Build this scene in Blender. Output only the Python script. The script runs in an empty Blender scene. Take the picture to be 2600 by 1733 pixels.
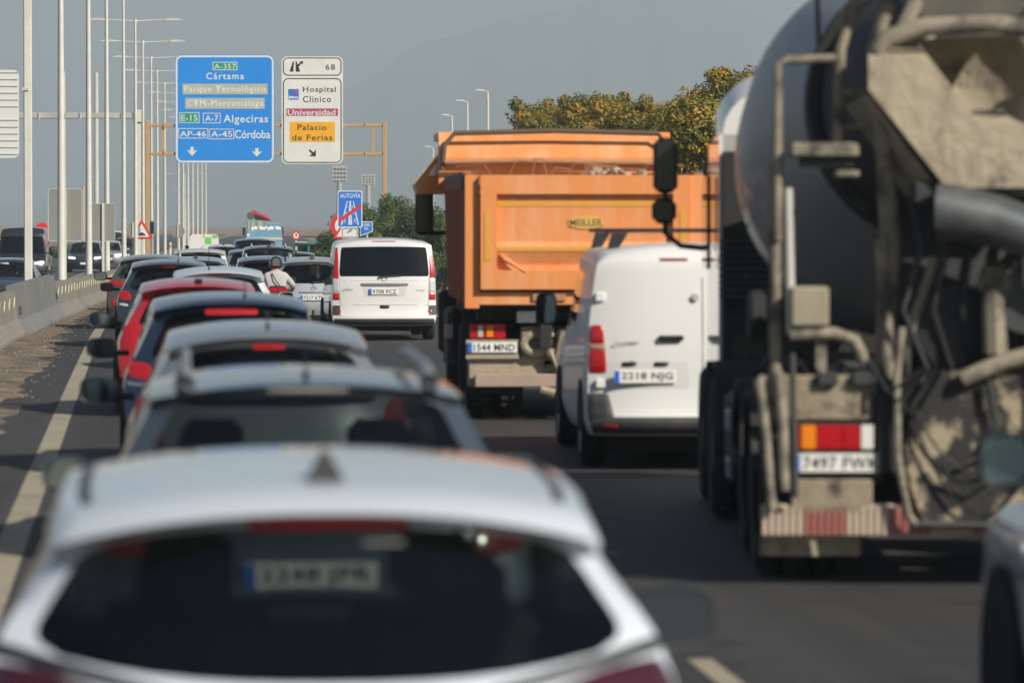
import bpy, bmesh, math, random
from mathutils import Vector, Matrix
R = math.radians
S = bpy.context.scene
C = S.collection
random.seed(7)

# ---------------------------------------------------------------- camera
F = 10833.0            # focal length in pixels of the 2600 px wide photograph (150 mm)
EYE = 2.1              # eye height, m
HZ = 565.0             # horizon row in the photograph
YAW = R(5.0)           # camera axis to the right of the road direction (+Y)
cam_d = bpy.data.cameras.new('camera')
cam_d.sensor_width = 36.0
cam_d.lens = F / 2600.0 * 36.0
cam_d.clip_start = 0.5
cam_d.clip_end = 60000
cam_d.dof.use_dof = True
cam_d.dof.focus_distance = 120.0
cam_d.dof.aperture_fstop = 3.0
cam = bpy.data.objects.new('camera', cam_d)
C.objects.link(cam)
cam.location = (0, 0, EYE)
cam.rotation_euler = (R(90) - math.atan((866.5 - HZ) / F), 0, -YAW)
S.camera = cam

# ---------------------------------------------------------------- sky and sun
SUN_EL, SUN_AZ = 35.0, 137.0      # azimuth clockwise from +Y: behind the camera, to the right
w = bpy.data.worlds.new('World')
S.world = w
w.use_nodes = True
wn = w.node_tree
sky = wn.nodes.new('ShaderNodeTexSky')
sky.sky_type = 'NISHITA'
sky.sun_disc = False
sky.sun_elevation = R(SUN_EL)
sky.sun_rotation = R(SUN_AZ)
sky.air_density = 1.0
sky.dust_density = 1.0
sky.ozone_density = 1.3
wn.links.new(sky.outputs[0], wn.nodes['Background'].inputs[0])
wn.nodes['Background'].inputs[1].default_value = 0.054
sun_d = bpy.data.lights.new('sun', 'SUN')
sun_d.energy = 5.0
sun_d.angle = R(0.6)
sun_d.color = (1.0, 0.93, 0.82)
sun = bpy.data.objects.new('sun', sun_d)
C.objects.link(sun)
sv = Vector((math.sin(R(SUN_AZ)) * math.cos(R(SUN_EL)), math.cos(R(SUN_AZ)) * math.cos(R(SUN_EL)), math.sin(R(SUN_EL))))
sun.rotation_euler = sv.to_track_quat('Z', 'Y').to_euler()
sun.location = sv * 200
S.view_settings.view_transform = 'Standard'
S.view_settings.look = 'None'
S.view_settings.exposure = 0.40
S.view_settings.gamma = 1.0
S.cycles.max_bounces = 8
S.cycles.transparent_max_bounces = 24
S.cycles.volume_bounces = 0
S.cycles.sample_clamp_indirect = 6.0

# ---------------------------------------------------------------- helpers: pixels to places
def at(px, d, py=None, z=0.0):
    """photo column and distance along the camera axis -> world point (row, or height, sets z)"""
    xc = (px - 1300.0) / F * d
    if py is not None:
        z = EYE - (py - HZ) / F * d
    return Vector((xc * math.cos(YAW) + d * math.sin(YAW), -xc * math.sin(YAW) + d * math.cos(YAW), z))

def sst(a, b, x):
    t = min(1, max(0, (x - a) / (b - a)))
    return t * t * (3 - 2 * t)

SH = [0.0]
for _i in range(1, 3000):
    SH.append(SH[-1] + 0.02 * sst(75, 115, _i) + 0.012 * sst(250, 420, _i))
def shift(y):
    """sideways drift of the road with distance (gentle right-hand bend)"""
    if y <= 0: return 0.0
    i = min(int(y), 2997)
    return SH[i] + (SH[i + 1] - SH[i]) * (y - i)
def dip(y):
    """the road sinks a little in the distance"""
    return -.6 * sst(50, 200, y)
def heading(y):
    return -(0.02 * sst(75, 115, y) + 0.012 * sst(250, 420, y))

# ---------------------------------------------------------------- helpers: objects
def tag(o, label=None, cat=None, group=None, kind=None):
    if label: o['label'] = label
    if cat: o['category'] = cat
    if group: o['group'] = group
    if kind: o['kind'] = kind
    return o

def thing(name, label, cat, loc=(0, 0, 0), rz=0.0, group=None):
    o = bpy.data.objects.new(name, None)
    o.empty_display_size = 0.3
    C.objects.link(o)
    o.location = loc
    o.rotation_euler = (0, 0, rz)
    return tag(o, label, cat, group)

class MB:
    def __init__(s):
        s.v, s.f = [], []
    def add(s, vs, fs):
        b = len(s.v)
        s.v += [tuple(v) for v in vs]
        s.f += [tuple(b + i for i in f) for f in fs]
        return s
    def box(s, c, d, rot=None, ch=0.0):
        """box of size d centred at c; ch chamfers the vertical edges in x/y"""
        hx, hy, hz = d[0] / 2, d[1] / 2, d[2] / 2
        m = rot or Matrix.Identity(3)
        if ch > 0:
            k = min(ch, hx * .9, hy * .9, hz * .9)
            pts = []
            for z, i in ((-hz, k), (-hz + k, 0), (hz - k, 0), (hz, k)):
                ax, ay = hx - i, hy - i
                pts += [(ax - k, -ay, z), (ax, -ay + k, z), (ax, ay - k, z), (ax - k, ay, z), (-ax + k, ay, z), (-ax, ay - k, z), (-ax, -ay + k, z), (-ax + k, -ay, z)]
            fs = [tuple(range(7, -1, -1)), tuple(range(24, 32))]
            for r in range(3):
                for a in range(8):
                    b = (a + 1) % 8
                    fs.append((r * 8 + a, r * 8 + b, r * 8 + 8 + b, r * 8 + 8 + a))
        else:
            pts = [(x, y, z) for x in (-hx, hx) for y in (-hy, hy) for z in (-hz, hz)]
            fs = [(0, 1, 3, 2), (4, 6, 7, 5), (0, 4, 5, 1), (2, 3, 7, 6), (0, 2, 6, 4), (1, 5, 7, 3)]
        return s.add([m @ Vector(p) + Vector(c) for p in pts], fs)
    def b2(s, x0, x1, y0, y1, z0, z1, ch=0.0):
        return s.box(((x0 + x1) / 2, (y0 + y1) / 2, (z0 + z1) / 2), (abs(x1 - x0), abs(y1 - y0), abs(z1 - z0)), None, ch)
    def tube(s, pts, r, n=8, cap=True):
        pts = [Vector(p) for p in pts]
        rs = r if isinstance(r, (list, tuple)) else [r] * len(pts)
        vs, fs = [], []
        up = None
        for i, p in enumerate(pts):
            t = (pts[min(i + 1, len(pts) - 1)] - pts[max(i - 1, 0)]).normalized()
            if up is None:
                up = Vector((0, 0, 1)) if abs(t.z) < .9 else Vector((0, 1, 0))
            a = t.cross(up)
            if a.length < 1e-4:
                a = t.cross(Vector((1, .1, 0)))
            a.normalize()
            b = a.cross(t).normalized()
            up = b
            for k in range(n):
                th = 2 * math.pi * k / n
                vs.append(p + (a * math.cos(th) + b * math.sin(th)) * rs[i])
        for i in range(len(pts) - 1):
            for k in range(n):
                k2 = (k + 1) % n
                fs.append((i * n + k, i * n + k2, (i + 1) * n + k2, (i + 1) * n + k))
        if cap:
            fs.append(tuple(range(n - 1, -1, -1)))
            fs.append(tuple((len(pts) - 1) * n + k for k in range(n)))
        return s.add(vs, fs)
    def lathe(s, prof, c, axis='x', n=20, cap=True):
        """prof = [(radius, along)]"""
        vs, fs = [], []
        c = Vector(c)
        for r, a in prof:
            for k in range(n):
                th = 2 * math.pi * k / n
                u, v = r * math.cos(th), r * math.sin(th)
                vs.append(c + (Vector((a, u, v)) if axis == 'x' else Vector((v, a, u)) if axis == 'y' else Vector((u, v, a))))
        for i in range(len(prof) - 1):
            for k in range(n):
                k2 = (k + 1) % n
                fs.append((i * n + k, i * n + k2, (i + 1) * n + k2, (i + 1) * n + k))
        if cap:
            fs.append(tuple(range(n - 1, -1, -1)))
            fs.append(tuple((len(prof) - 1) * n + k for k in range(n)))
        return s.add(vs, fs)
    def prism(s, poly, a, b, axis='y'):
        """poly = [(p,q)]; axis y: (x,z) extruded along y; x: (y,z) along x; z: (x,y) along z"""
        def P(p, q, t):
            return (p, t, q) if axis == 'y' else (t, p, q) if axis == 'x' else (p, q, t)
        n = len(poly)
        vs = [P(p, q, a) for p, q in poly] + [P(p, q, b) for p, q in poly]
        fs = [tuple(range(n)), tuple(range(2 * n - 1, n - 1, -1))]
        for i in range(n):
            j = (i + 1) % n
            fs.append((i, i + n, j + n, j))
        return s.add(vs, fs)
    def grid(s, rows, closed=False):
        nr, nc = len(rows), len(rows[0])
        vs = [p for r in rows for p in r]
        fs = []
        for i in range(nr - 1):
            for j in range(nc - 1 + (1 if closed else 0)):
                j2 = (j + 1) % nc
                fs.append((i * nc + j, i * nc + j2, (i + 1) * nc + j2, (i + 1) * nc + j))
        return s.add(vs, fs)
    def mesh(s, name, smooth=None):
        me = bpy.data.meshes.new(name)
        me.from_pydata(s.v, [], s.f)
        bm = bmesh.new()
        bm.from_mesh(me)
        bmesh.ops.remove_doubles(bm, verts=bm.verts, dist=0.0004)
        bmesh.ops.recalc_face_normals(bm, faces=bm.faces)
        if smooth is not None:
            for f in bm.faces: f.smooth = True
            for e in bm.edges:
                if len(e.link_faces) == 2 and e.calc_face_angle(0) > R(smooth): e.smooth = False
        bm.to_mesh(me)
        bm.free()
        return me
    def build(s, name, mat, parent=None, smooth=None, loc=None, rz=None):
        me = s.mesh(name, smooth)
        me.materials.append(mat)
        o = bpy.data.objects.new(name, me)
        C.objects.link(o)
        if parent is not None: o.parent = parent
        if loc is not None: o.location = loc
        if rz is not None: o.rotation_euler = (0, 0, rz)
        return o

def inst(me, name, parent=None, loc=(0, 0, 0), rot=(0, 0, 0), scale=None):
    o = bpy.data.objects.new(name, me)
    C.objects.link(o)
    if parent is not None: o.parent = parent
    o.location = loc
    o.rotation_euler = rot
    if scale: o.scale = scale
    return o

def copy_tree(o, parent=None):
    c = o.copy()
    C.objects.link(c)
    c.parent = parent
    for ch in list(o.children):
        copy_tree(ch, c)
    return c

# ---------------------------------------------------------------- materials
MATS = {}
def mat(name, col, rough=0.5, metal=0.0, coat=0.0, noise=None, emit=None, spec=None, bump=None):
    """noise = (colour2, scale, contrast low, high[, detail]); bump = (scale, strength)"""
    if name in MATS: return MATS[name]
    m = bpy.data.materials.new(name)
    m.use_nodes = True
    nt = m.node_tree
    b = nt.nodes['Principled BSDF']
    b.inputs['Base Color'].default_value = (*col, 1)
    b.inputs['Roughness'].default_value = rough
    b.inputs['Metallic'].default_value = metal
    b.inputs['Coat Weight'].default_value = coat
    b.inputs['Coat Roughness'].default_value = 0.04
    if spec is not None: b.inputs['Specular IOR Level'].default_value = spec
    if noise:
        tc = nt.nodes.new('ShaderNodeTexCoord')
        nz = nt.nodes.new('ShaderNodeTexNoise')
        nz.inputs['Scale'].default_value = noise[1]
        nz.inputs['Detail'].default_value = noise[4] if len(noise) > 4 else 6
        nz.inputs['Roughness'].default_value = 0.65
        nt.links.new(tc.outputs['Object'], nz.inputs['Vector'])
        rp = nt.nodes.new('ShaderNodeValToRGB')
        rp.color_ramp.elements[0].position = noise[2]
        rp.color_ramp.elements[1].position = noise[3]
        rp.color_ramp.elements[0].color = (*col, 1)
        rp.color_ramp.elements[1].color = (*noise[0], 1)
        nt.links.new(nz.outputs['Fac'], rp.inputs['Fac'])
        nt.links.new(rp.outputs['Color'], b.inputs['Base Color'])
    if bump:
        tc2 = nt.nodes.new('ShaderNodeTexCoord')
        n2 = nt.nodes.new('ShaderNodeTexNoise')
        n2.inputs['Scale'].default_value = bump[0]
        n2.inputs['Detail'].default_value = 5
        nt.links.new(tc2.outputs['Object'], n2.inputs['Vector'])
        bp = nt.nodes.new('ShaderNodeBump')
        bp.inputs['Strength'].default_value = bump[1]
        bp.inputs['Distance'].default_value = 0.02
        nt.links.new(n2.outputs['Fac'], bp.inputs['Height'])
        nt.links.new(bp.outputs['Normal'], b.inputs['Normal'])
    if emit:
        b.inputs['Emission Color'].default_value = (*emit[0], 1)
        b.inputs['Emission Strength'].default_value = emit[1]
    MATS[name] = m
    return m

def glass_mat(name, tint, refl=1.0):
    if name in MATS: return MATS[name]
    m = bpy.data.materials.new(name)
    m.use_nodes = True
    nt = m.node_tree
    nt.nodes.remove(nt.nodes['Principled BSDF'])
    out = nt.nodes['Material Output']
    tr = nt.nodes.new('ShaderNodeBsdfTransparent')
    tr.inputs[0].default_value = (*tint, 1)
    gl = nt.nodes.new('ShaderNodeBsdfGlossy')
    gl.inputs['Roughness'].default_value = 0.02
    gl.inputs['Color'].default_value = (refl, refl, refl, 1)
    lw = nt.nodes.new('ShaderNodeLayerWeight')
    lw.inputs['Blend'].default_value = .5
    pw = nt.nodes.new('ShaderNodeMath'); pw.operation = 'POWER'; pw.inputs[1].default_value = 5.0
    nt.links.new(lw.outputs['Facing'], pw.inputs[0])
    fr = nt.nodes.new('ShaderNodeMath'); fr.operation = 'MULTIPLY_ADD'
    fr.inputs[1].default_value = .93; fr.inputs[2].default_value = .05
    nt.links.new(pw.outputs[0], fr.inputs[0])
    mx = nt.nodes.new('ShaderNodeMixShader')
    nt.links.new(fr.outputs[0], mx.inputs[0])
    nt.links.new(tr.outputs[0], mx.inputs[1])
    nt.links.new(gl.outputs[0], mx.inputs[2])
    nt.links.new(mx.outputs[0], out.inputs['Surface'])
    MATS[name] = m
    return m

def paint(name, col, metal=0.0, rough=0.35, dust=0.0, coat=1.0):
    """car paint with clear coat and a trace of road film"""
    k = [min(1, c * (1 - .25 * dust) + .12 * dust) for c in col]
    return mat(name, col, rough, metal, coat, noise=(k, 2.2, .35, .75))

M_tyre = mat('tyre_rubber', (.013, .013, .014), .85, noise=((.035, .032, .028), 6, .4, .8))
M_rim = mat('alloy_rim', (.42, .43, .45), .35, .8)
M_black = mat('black_plastic', (.015, .016, .018), .5)
M_trim = mat('grey_plastic', (.035, .037, .04), .6, noise=((.07, .066, .06), 4, .4, .8))
M_under = mat('underbody', (.008, .008, .009), .9)
M_chrome = mat('chrome', (.75, .76, .78), .12, 1.0)
M_red = mat('red_lens', (.42, .008, .012), .18, 0, .6)
M_redlit = mat('lit_red_lens', (.36, .008, .012), .2, 0, .6, emit=((1, .02, .015), .03))
M_amber = mat('amber_lens', (.75, .22, .01), .2, 0, .5)
M_amberlit = mat('lit_amber_lens', (.8, .25, .01), .2, 0, .5, emit=((1, .3, .02), 1.2))
M_clear = mat('clear_lens', (.62, .62, .6), .12, .3, .8)
M_headlit = mat('lit_headlamp', (.8, .8, .78), .15, 0, .6, emit=((1, .96, .88), 3.0))
M_plate = mat('plate_white', (.74, .74, .70), .4)
M_eu = mat('plate_blue', (.02, .12, .55), .4)
M_ink = mat('plate_ink', (.012, .012, .014), .5)
M_glass = glass_mat('window_glass', (.34, .38, .36))
M_glassdark = glass_mat('dark_window_glass', (.05, .055, .06))
M_seat = mat('seat_fabric', (.035, .035, .038), .8)
M_cabin = mat('cabin_trim', (.02, .02, .022), .8)
M_mirror = mat('mirror_glass', (.30, .36, .38), .03, 1.0)
M_galv = mat('galvanised_steel', (.50, .50, .47), .45, .25, noise=((.62, .61, .56), 3, .35, .7))
M_concrete = mat('concrete', (.235, .215, .185), .9, noise=((.15, .138, .12), 1.3, .35, .75), bump=(30, .3))
def worn(name, col, streak, stain, rough=.6, stretch=(3, 3, .35), sc=1.0, coat=0.0, lo=.5, hi=.72, lo2=.56, hi2=.74, bump=None):
    """paint or paving with long streaks and blotchy stains, both with shapes of their own"""
    m = mat(name, col, rough, 0, coat, bump=bump)
    nt = m.node_tree
    b = nt.nodes['Principled BSDF']
    tc = nt.nodes.new('ShaderNodeTexCoord')
    mp = nt.nodes.new('ShaderNodeMapping')
    mp.inputs['Scale'].default_value = stretch
    nt.links.new(tc.outputs['Object'], mp.inputs['Vector'])
    def nz(src, scale, a, z_, det):
        n = nt.nodes.new('ShaderNodeTexNoise')
        n.inputs['Scale'].default_value = scale
        n.inputs['Detail'].default_value = det
        n.inputs['Roughness'].default_value = .7
        nt.links.new(src, n.inputs['Vector'])
        r = nt.nodes.new('ShaderNodeMapRange')
        r.inputs['From Min'].default_value = a
        r.inputs['From Max'].default_value = z_
        nt.links.new(n.outputs['Fac'], r.inputs['Value'])
        return r.outputs['Result']
    f1 = nz(mp.outputs['Vector'], sc, lo, hi, 8)
    f2 = nz(tc.outputs['Object'], sc * 2.3, lo2, hi2, 10)
    def mix(f, a, c2):
        k = nt.nodes.new('ShaderNodeMix')
        k.data_type = 'RGBA'
        nt.links.new(f, k.inputs['Factor'])
        if isinstance(a, tuple): k.inputs['A'].default_value = (*a, 1)
        else: nt.links.new(a, k.inputs['A'])
        k.inputs['B'].default_value = (*c2, 1)
        return k.outputs['Result']
    o = mix(f2, mix(f1, col, streak), stain)
    nt.links.new(o, b.inputs['Base Color'])
    return m
M_asphalt = worn('asphalt', (.026, .0255, .026), (.041, .039, .038), (.015, .015, .0155), .78, (1.1, .018, 1), 1.0, lo=.42, hi=.62, lo2=.52, hi2=.66, bump=(60, .5))
M_asphalt2 = mat('opposite_asphalt', (.045, .046, .05), .85, noise=((.06, .06, .062), .3, .3, .75))
M_line = mat('road_paint', (.31, .27, .195), .75, noise=((.20, .175, .13), 1.6, .45, .75))
M_cream = mat('reflector_cream', (.72, .66, .42), .5)

# ---------------------------------------------------------------- lettering
def text_mesh(txt, spacing=1.0):
    key = 'txt_' + txt + str(spacing)
    if key in bpy.data.meshes: return bpy.data.meshes[key]
    cu = bpy.data.curves.new('tmp', 'FONT')
    cu.body = txt
    cu.space_character = spacing
    cu.offset = 0.012
    cu.resolution_u = 3
    o = bpy.data.objects.new('tmp', cu)
    C.objects.link(o)
    dg = bpy.context.evaluated_depsgraph_get()
    me = bpy.data.meshes.new_from_object(o.evaluated_get(dg))
    me.name = key
    bpy.data.objects.remove(o)
    bpy.data.curves.remove(cu)
    return me

def lettering(txt, x0, z0, x1, z1, y, material, parent, name='lettering', spacing=1.0):
    """text fitted into the box x0..x1, z0..z1 standing on the plane y, read from -Y"""
    src = text_mesh(txt, spacing)
    me = src.copy()
    xs = [v.co.x for v in me.vertices]; ys = [v.co.y for v in me.vertices]
    ax, bx, ay, by = min(xs), max(xs), min(ys), max(ys)
    for v in me.vertices:
        v.co = Vector((x0 + (v.co.x - ax) / (bx - ax) * (x1 - x0), y, z0 + (v.co.y - ay) / (by - ay) * (z1 - z0)))
    me.name = name
    me.materials.clear()
    me.materials.append(material)
    o = bpy.data.objects.new(name, me)
    C.objects.link(o)
    o.parent = parent
    return o

def number_plate(parent, txt, x, y, z, w=.52, h=.11, ang=0.0, back=True):
    m = MB().box((0, 0, 0), (w, .012, h), None, .004)
    p = m.build('number_plate', M_plate, parent)
    p.location = (x, y, z)
    p.rotation_euler = (ang, 0, 0)
    e = MB().box((-w / 2 + .022, -.008, 0), (.042, .004, h - .008)).build('blue_band', M_eu, p)
    if txt:
        lettering(txt, -w / 2 + .06, -h * .34, w / 2 - .025, h * .34, -.0085, M_ink, p, spacing=1.05)
    return p
# ================================================================ the setting
# ground sheet, roads, markings
def bpath(y):
    return -2.6 + .5 * sst(65, 110, y) + shift(y)
def bhead(y):
    return -math.atan2(bpath(y + 1) - bpath(y - 1), 2)
def strip(name, x0, x1, z, ya, yb, step, material, kind='structure', follow=True, parent=None, dipped=True):
    m = MB()
    rows = []
    y = ya
    while True:
        s = shift(y) if follow else 0
        dz = dip(y) if dipped else 0
        rows.append([(x0 + s, y, z + dz), (x1 + s, y, z + dz)])
        if y >= yb: break
        y = min(y + step, yb)
    m.grid(rows)
    o = m.build(name, material, parent)
    if kind and parent is None: o['kind'] = kind
    return o

M_earth = mat('dry_earth', (.20, .155, .105), .95, noise=((.105, .105, .055), .06, .4, .7))
g = MB()
N = 40
rows = []
for i in range(N + 1):
    rows.append([(-6000 + 12000 * j / N, -200 + 11000 * i / N, -1.4) for j in range(N + 1)])
g.grid(rows)
tag(g.build('ground', M_earth), kind='structure')

road = MB()
rows = []
y = -30
while y <= 900:
    s = shift(y)
    dz = dip(y)
    rows.append([(-3.75 + s, y, -1.38), (-3.2 + s, y, dz)] + [(x + s, y, dz) for x in (0, 3, 6)] + [(9.0 + s, y, dz), (12.5 + s, y, -1.38)])
    y += 6 if y < 400 else 25
road.grid(rows)
tag(road.build('road', M_asphalt), kind='structure')
strip('opposite_road', -17.5, -4.0, -.40, 20, 900, 8, M_asphalt2, dipped=False)
m = MB()
rows = []
for i in range(112):
    yy = 20 + 8 * i
    rows.append([(-19.5 + shift(yy), yy, -1.39), (-17.4 + shift(yy), yy, -.41), (-4.05 + shift(yy), yy, -.41), (-3.3 + shift(yy), yy, -1.39)])
m.grid(rows)
tag(m.build('embankment', M_earth), kind='structure')
strip('edge_line', -.93, -.735, .004, -10, 330, 2, M_line)
strip('shoulder_line', 7.0, 7.15, .004, -10, 400, 5, M_line)
strip('opposite_edge_line', -5.1, -4.95, -.396, 40, 400, 5, M_line, dipped=False)
# lane dashes between the two lanes
dash = MB().grid([[(-.06, 0, 0), (.06, 0, 0)], [(-.06, 2.2, 0), (.06, 2.2, 0)]]).mesh('lane_dash')
dash.materials.append(M_line)
for k in range(18):
    yy = 18.1 + 7.5 * k
    o = inst(dash, 'lane_dash', None, (2.68 + shift(yy), yy, .006 + dip(yy)), (dip(yy + 1) - dip(yy), 0, heading(yy)))
    o['kind'] = 'structure'
    yy2 = 60 + 9.0 * k
    o = inst(dash, 'lane_dash', None, (-8.6 + shift(yy2), yy2, -.396), (0, 0, heading(yy2)))
    o['kind'] = 'structure'
# litter and dry dirt on the inner shoulder
M_dirt = mat('shoulder_dirt', (.23, .175, .115), .95, noise=((.06, .054, .046), 1.6, .38, .60), bump=(12, .8))
m = MB()
rows = []
rnd = random.Random(3)
for i in range(152):
    yy = 12 + i * 1.0
    s = shift(yy)
    e = -1.45 + rnd.uniform(-.22, .16)
    rows.append([(bpath(yy) - .5, yy, .03 + dip(yy)), (bpath(yy) + .1, yy, .035 + dip(yy)), ((-1.9 + e) / 2 + s, yy, .018 + dip(yy)), (e + s, yy, .004 + dip(yy))])
m.grid(rows)
tag(m.build('shoulder_dirt', M_dirt, None, 60), kind='structure')
M_litter = mat('litter', (.22, .18, .13), .9, noise=((.45, .41, .34), 3, .55, .75))
m = MB()
for i in range(620):
    yy = rnd.uniform(46, 130)
    x = rnd.triangular(bpath(yy) - shift(yy) + .2, -.98, -1.7) + shift(yy)
    a = rnd.uniform(0, 3.14)
    q = rnd.uniform(.006, .022)
    rot = Matrix.Rotation(a, 3, 'Z') @ Matrix.Rotation(rnd.uniform(-.4, .4), 3, 'X')
    m.box((x, yy, .03 + q * .3 + dip(yy)), (q * rnd.uniform(1, 2.5), q, q * rnd.uniform(.4, 1)), rot)
tag(m.build('gravel', M_litter), 'loose gravel and scraps of litter along the barrier foot', 'gravel', kind='stuff')

# -------- concrete median barrier, in separate blocks
def bar_block(y0, y1, label):
    yc = (y0 + y1) / 2
    t = thing('concrete_barrier', label, 'barrier', (bpath(yc), yc, dip(yc)), bhead(yc), 'concrete barrier blocks along the median')
    h = (y1 - y0) / 2 - .02
    prof = [(.30, 0), (.30, .08), (.13, .34), (.08, .86), (-.08, .86), (-.13, .34), (-.30, .08), (-.30, 0)]
    MB().prism(prof, -h, h, 'y').build('block', M_concrete, t)
    return t
edges = [16, 22, 28, 34, 40, 46, 52, 58, 64, 70, 76, 82]
far = [100, 106, 112, 118, 124, 130, 136, 142, 148, 154, 160, 166, 172, 178, 184, 190, 196, 202]
rfl = MB().box((0, 0, 0), (.02, .10, .24), None, .004).mesh('reflector')
rfl.materials.append(M_cream)
blocks = []
def which(a, b):
    if b <= 82: return 'concrete barrier block with cream slots before the steel gap panel'
    if a < 125: return 'concrete barrier block with cream slots just past the steel gap panel'
    return 'distant concrete barrier block with cream slots beside the queue'
for a, b in list(zip(edges, edges[1:])) + list(zip(far, far[1:])):
    t = bar_block(a, b, which(a, b))
    if a >= 16:
        n = 3 if a < 90 else 3
        for k in range(n):
            o = inst(rfl, 'reflector', t, (.108, (k - 1) * 2.0, .63), (0, R(5), 0))
# steel panel closing the gap
yc = 90.5
t = thing('barrier_gap_panel', 'taller plain grey steel panel closing the gap between concrete barrier blocks', 'barrier', (bpath(yc) + .02, yc, dip(yc)), bhead(yc))
MB().prism([(.34, 0), (.34, .06), (.15, .33), (.10, 1.0), (-.10, 1.0), (-.15, .33), (-.34, .06), (-.34, 0)], -8.2, 8.6, 'y').build('panel', mat('panel_grey', (.14, .145, .14), .7, noise=((.19, .19, .18), .7, .35, .7)), t)
for q in (-8.0, 8.4):
    MB().box((.13, q, .52), (.10, .12, .16), None, .02).build('bolt_plate', M_trim, t)

# -------- lamp columns with two arms in the median
M_pole = mat('pole_paint', (.66, .65, .58), .5, .1, noise=((.52, .51, .46), 1.2, .4, .7))
LAMPS = [(156, 108), (226, 130), (272, 152), (315, 174), (345, 196), (364, 219), (385, 240), (400, 261), (419, 284)]
def lamp_column(h=11.95, arm=2.15):
    t = thing('lamp_column', 'tall cream lamp column with two arms in the median', 'street lamp', (0, 0, 0), 0, 'double arm lamp columns in the median')
    MB().tube([(0, 0, -.4), (0, 0, .6), (0, 0, h)], [.115, .105, .05], 10).build('pole', M_pole, t, 40)
    MB().lathe([(.17, -.4), (.17, -.36), (.12, -.34)], (0, 0, 0), 'z', 10).build('base_plate', M_pole, t, 40)
    for s in (-1, 1):
        a = MB().tube([(0, 0, h - .02), (s * arm * .66, 0, h + .04)], .03, 6).build('arm', M_pole, t)
        MB().prism([(s * arm * .64, h - .0), (s * arm, h + .02), (s * arm, h + .05), (s * arm * .85, h + .12), (s * arm * .64, h + .09)], -.09, .09, 'y').build('lamp_head', M_pole, a)
    MB().lathe([(.07, h - .12), (.07, h + .06)], (0, 0, 0), 'z', 8).build('collar', M_pole, t)
    return t
lp = lamp_column()
for i, (px, d) in enumerate(LAMPS):
    t = lp if i == 0 else copy_tree(lp)
    p = at(px, d)
    t.location = (p.x, p.y, dip(p.y))
    t.rotation_euler = (0, 0, heading(p.y) + R([2, -1, 1.5, 0, -1, 1.2, .5, -.3, .4][i]))
for i in range(7):
    t = copy_tree(lp)
    y = 306 + 24 * i
    t.location = (.05 + shift(y) - 1.5, y, dip(y))
    t.rotation_euler = (0, 0, heading(y) + R(random.uniform(-2, 2)))
for i, (px, py, d) in enumerate([(474, 528, 700), (482, 560, 900), (478, 488, 560), (470, 447, 470)]):
    t = copy_tree(lp)
    p = at(px, d)
    p.z = -.5
    t.location = p
    hh = EYE - (py - HZ) / F * d
    t.scale = (1, 1, max(.5, (hh + .5) / 11.6))
    t['label'] = 'faint distant double arm lamp column where the road bends away'
    t['group'] = 'distant lamp columns at the bend'

# -------- thick square post at the end of the near barrier
p = at(72, 94)
t = thing('sign_mast', 'thick square pale steel post rising behind the end of the barrier', 'post', (p.x, p.y, 0), heading(p.y))
MB().box((0, 0, 4.75), (.18, .18, 9.5), None, .02).build('post', M_pole, t)
MB().box((0, 0, .02), (.36, .36, .04)).build('base_plate', M_galv, t)
MB().box((0, 0, 9.53), (.24, .24, .06)).build('cap', M_galv, t)
MB().box((-.05, -.1, 5.03), (.14, .05, .06)).build('bracket', M_galv, t)

# -------- gantry over the opposite carriageway with the back of a louvred sign
p = at(351, 270)
gx, gy = p.x, p.y
t = thing('opposite_gantry', 'grey cantilever gantry arm spanning the opposite carriageway', 'gantry', (gx, gy, -.4), heading(gy))
MB().box((0, 0, 4.65), (.36, .36, 9.3), None, .04).build('post', M_pole, t)
M_beam = mat('beam_grey', (.33, .33, .31), .6, noise=((.45, .44, .4), .8, .4, .7))
MB().box((-7.0, 0, 9.24), (14.0, .42, .36), None, .03).build('beam', M_beam, t)
for k in range(5):
    MB().box((-1.0 - 2.6 * k, -.03, 9.24), (.10, .5, .44)).build('flange', M_galv, t)
MB().box((0, 0, 9.2), (.6, .6, .8), None, .05).build('knee', M_pole, t)
ls = thing('louvred_sign', 'white ribbed back of a sign hung on the opposite gantry', 'sign', (gx - 9.5, gy - .3, 0))
M_lou = mat('sign_back', (.66, .67, .65), .5, .1)
z0, z1 = EYE + (HZ - 402) / F * 270, EYE + (HZ - 180) / F * 270
pl = []
xr = 9.5 + (52 - 351) / F * 270
for a in range(5): pl.append((xr - .35 + .35 * math.sin(a * math.pi / 8), z1 - .35 + .35 * math.cos(a * math.pi / 8)))
for a in range(5): pl.append((xr - .35 + .35 * math.cos(a * math.pi / 8), z0 + .35 - .35 * math.sin(a * math.pi / 8)))
pl += [(xr - 4.2, z0), (xr - 4.2, z1)]
MB().prism(pl, 0, .12, 'y').build('panel', M_lou, ls)
M_rib = mat('sign_rib', (.52, .53, .53), .5, .2)
rb = MB().box((0, 0, 0), (4.0, .05, .05)).mesh('rib'); rb.materials.append(M_rib)
for k in range(13):
    zz = z0 + .25 + (z1 - z0 - .4) * k / 12
    if abs(zz - 9.0) < .2: continue
    inst(rb, 'rib', ls, (xr - 2.05, -.03, zz))

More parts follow.
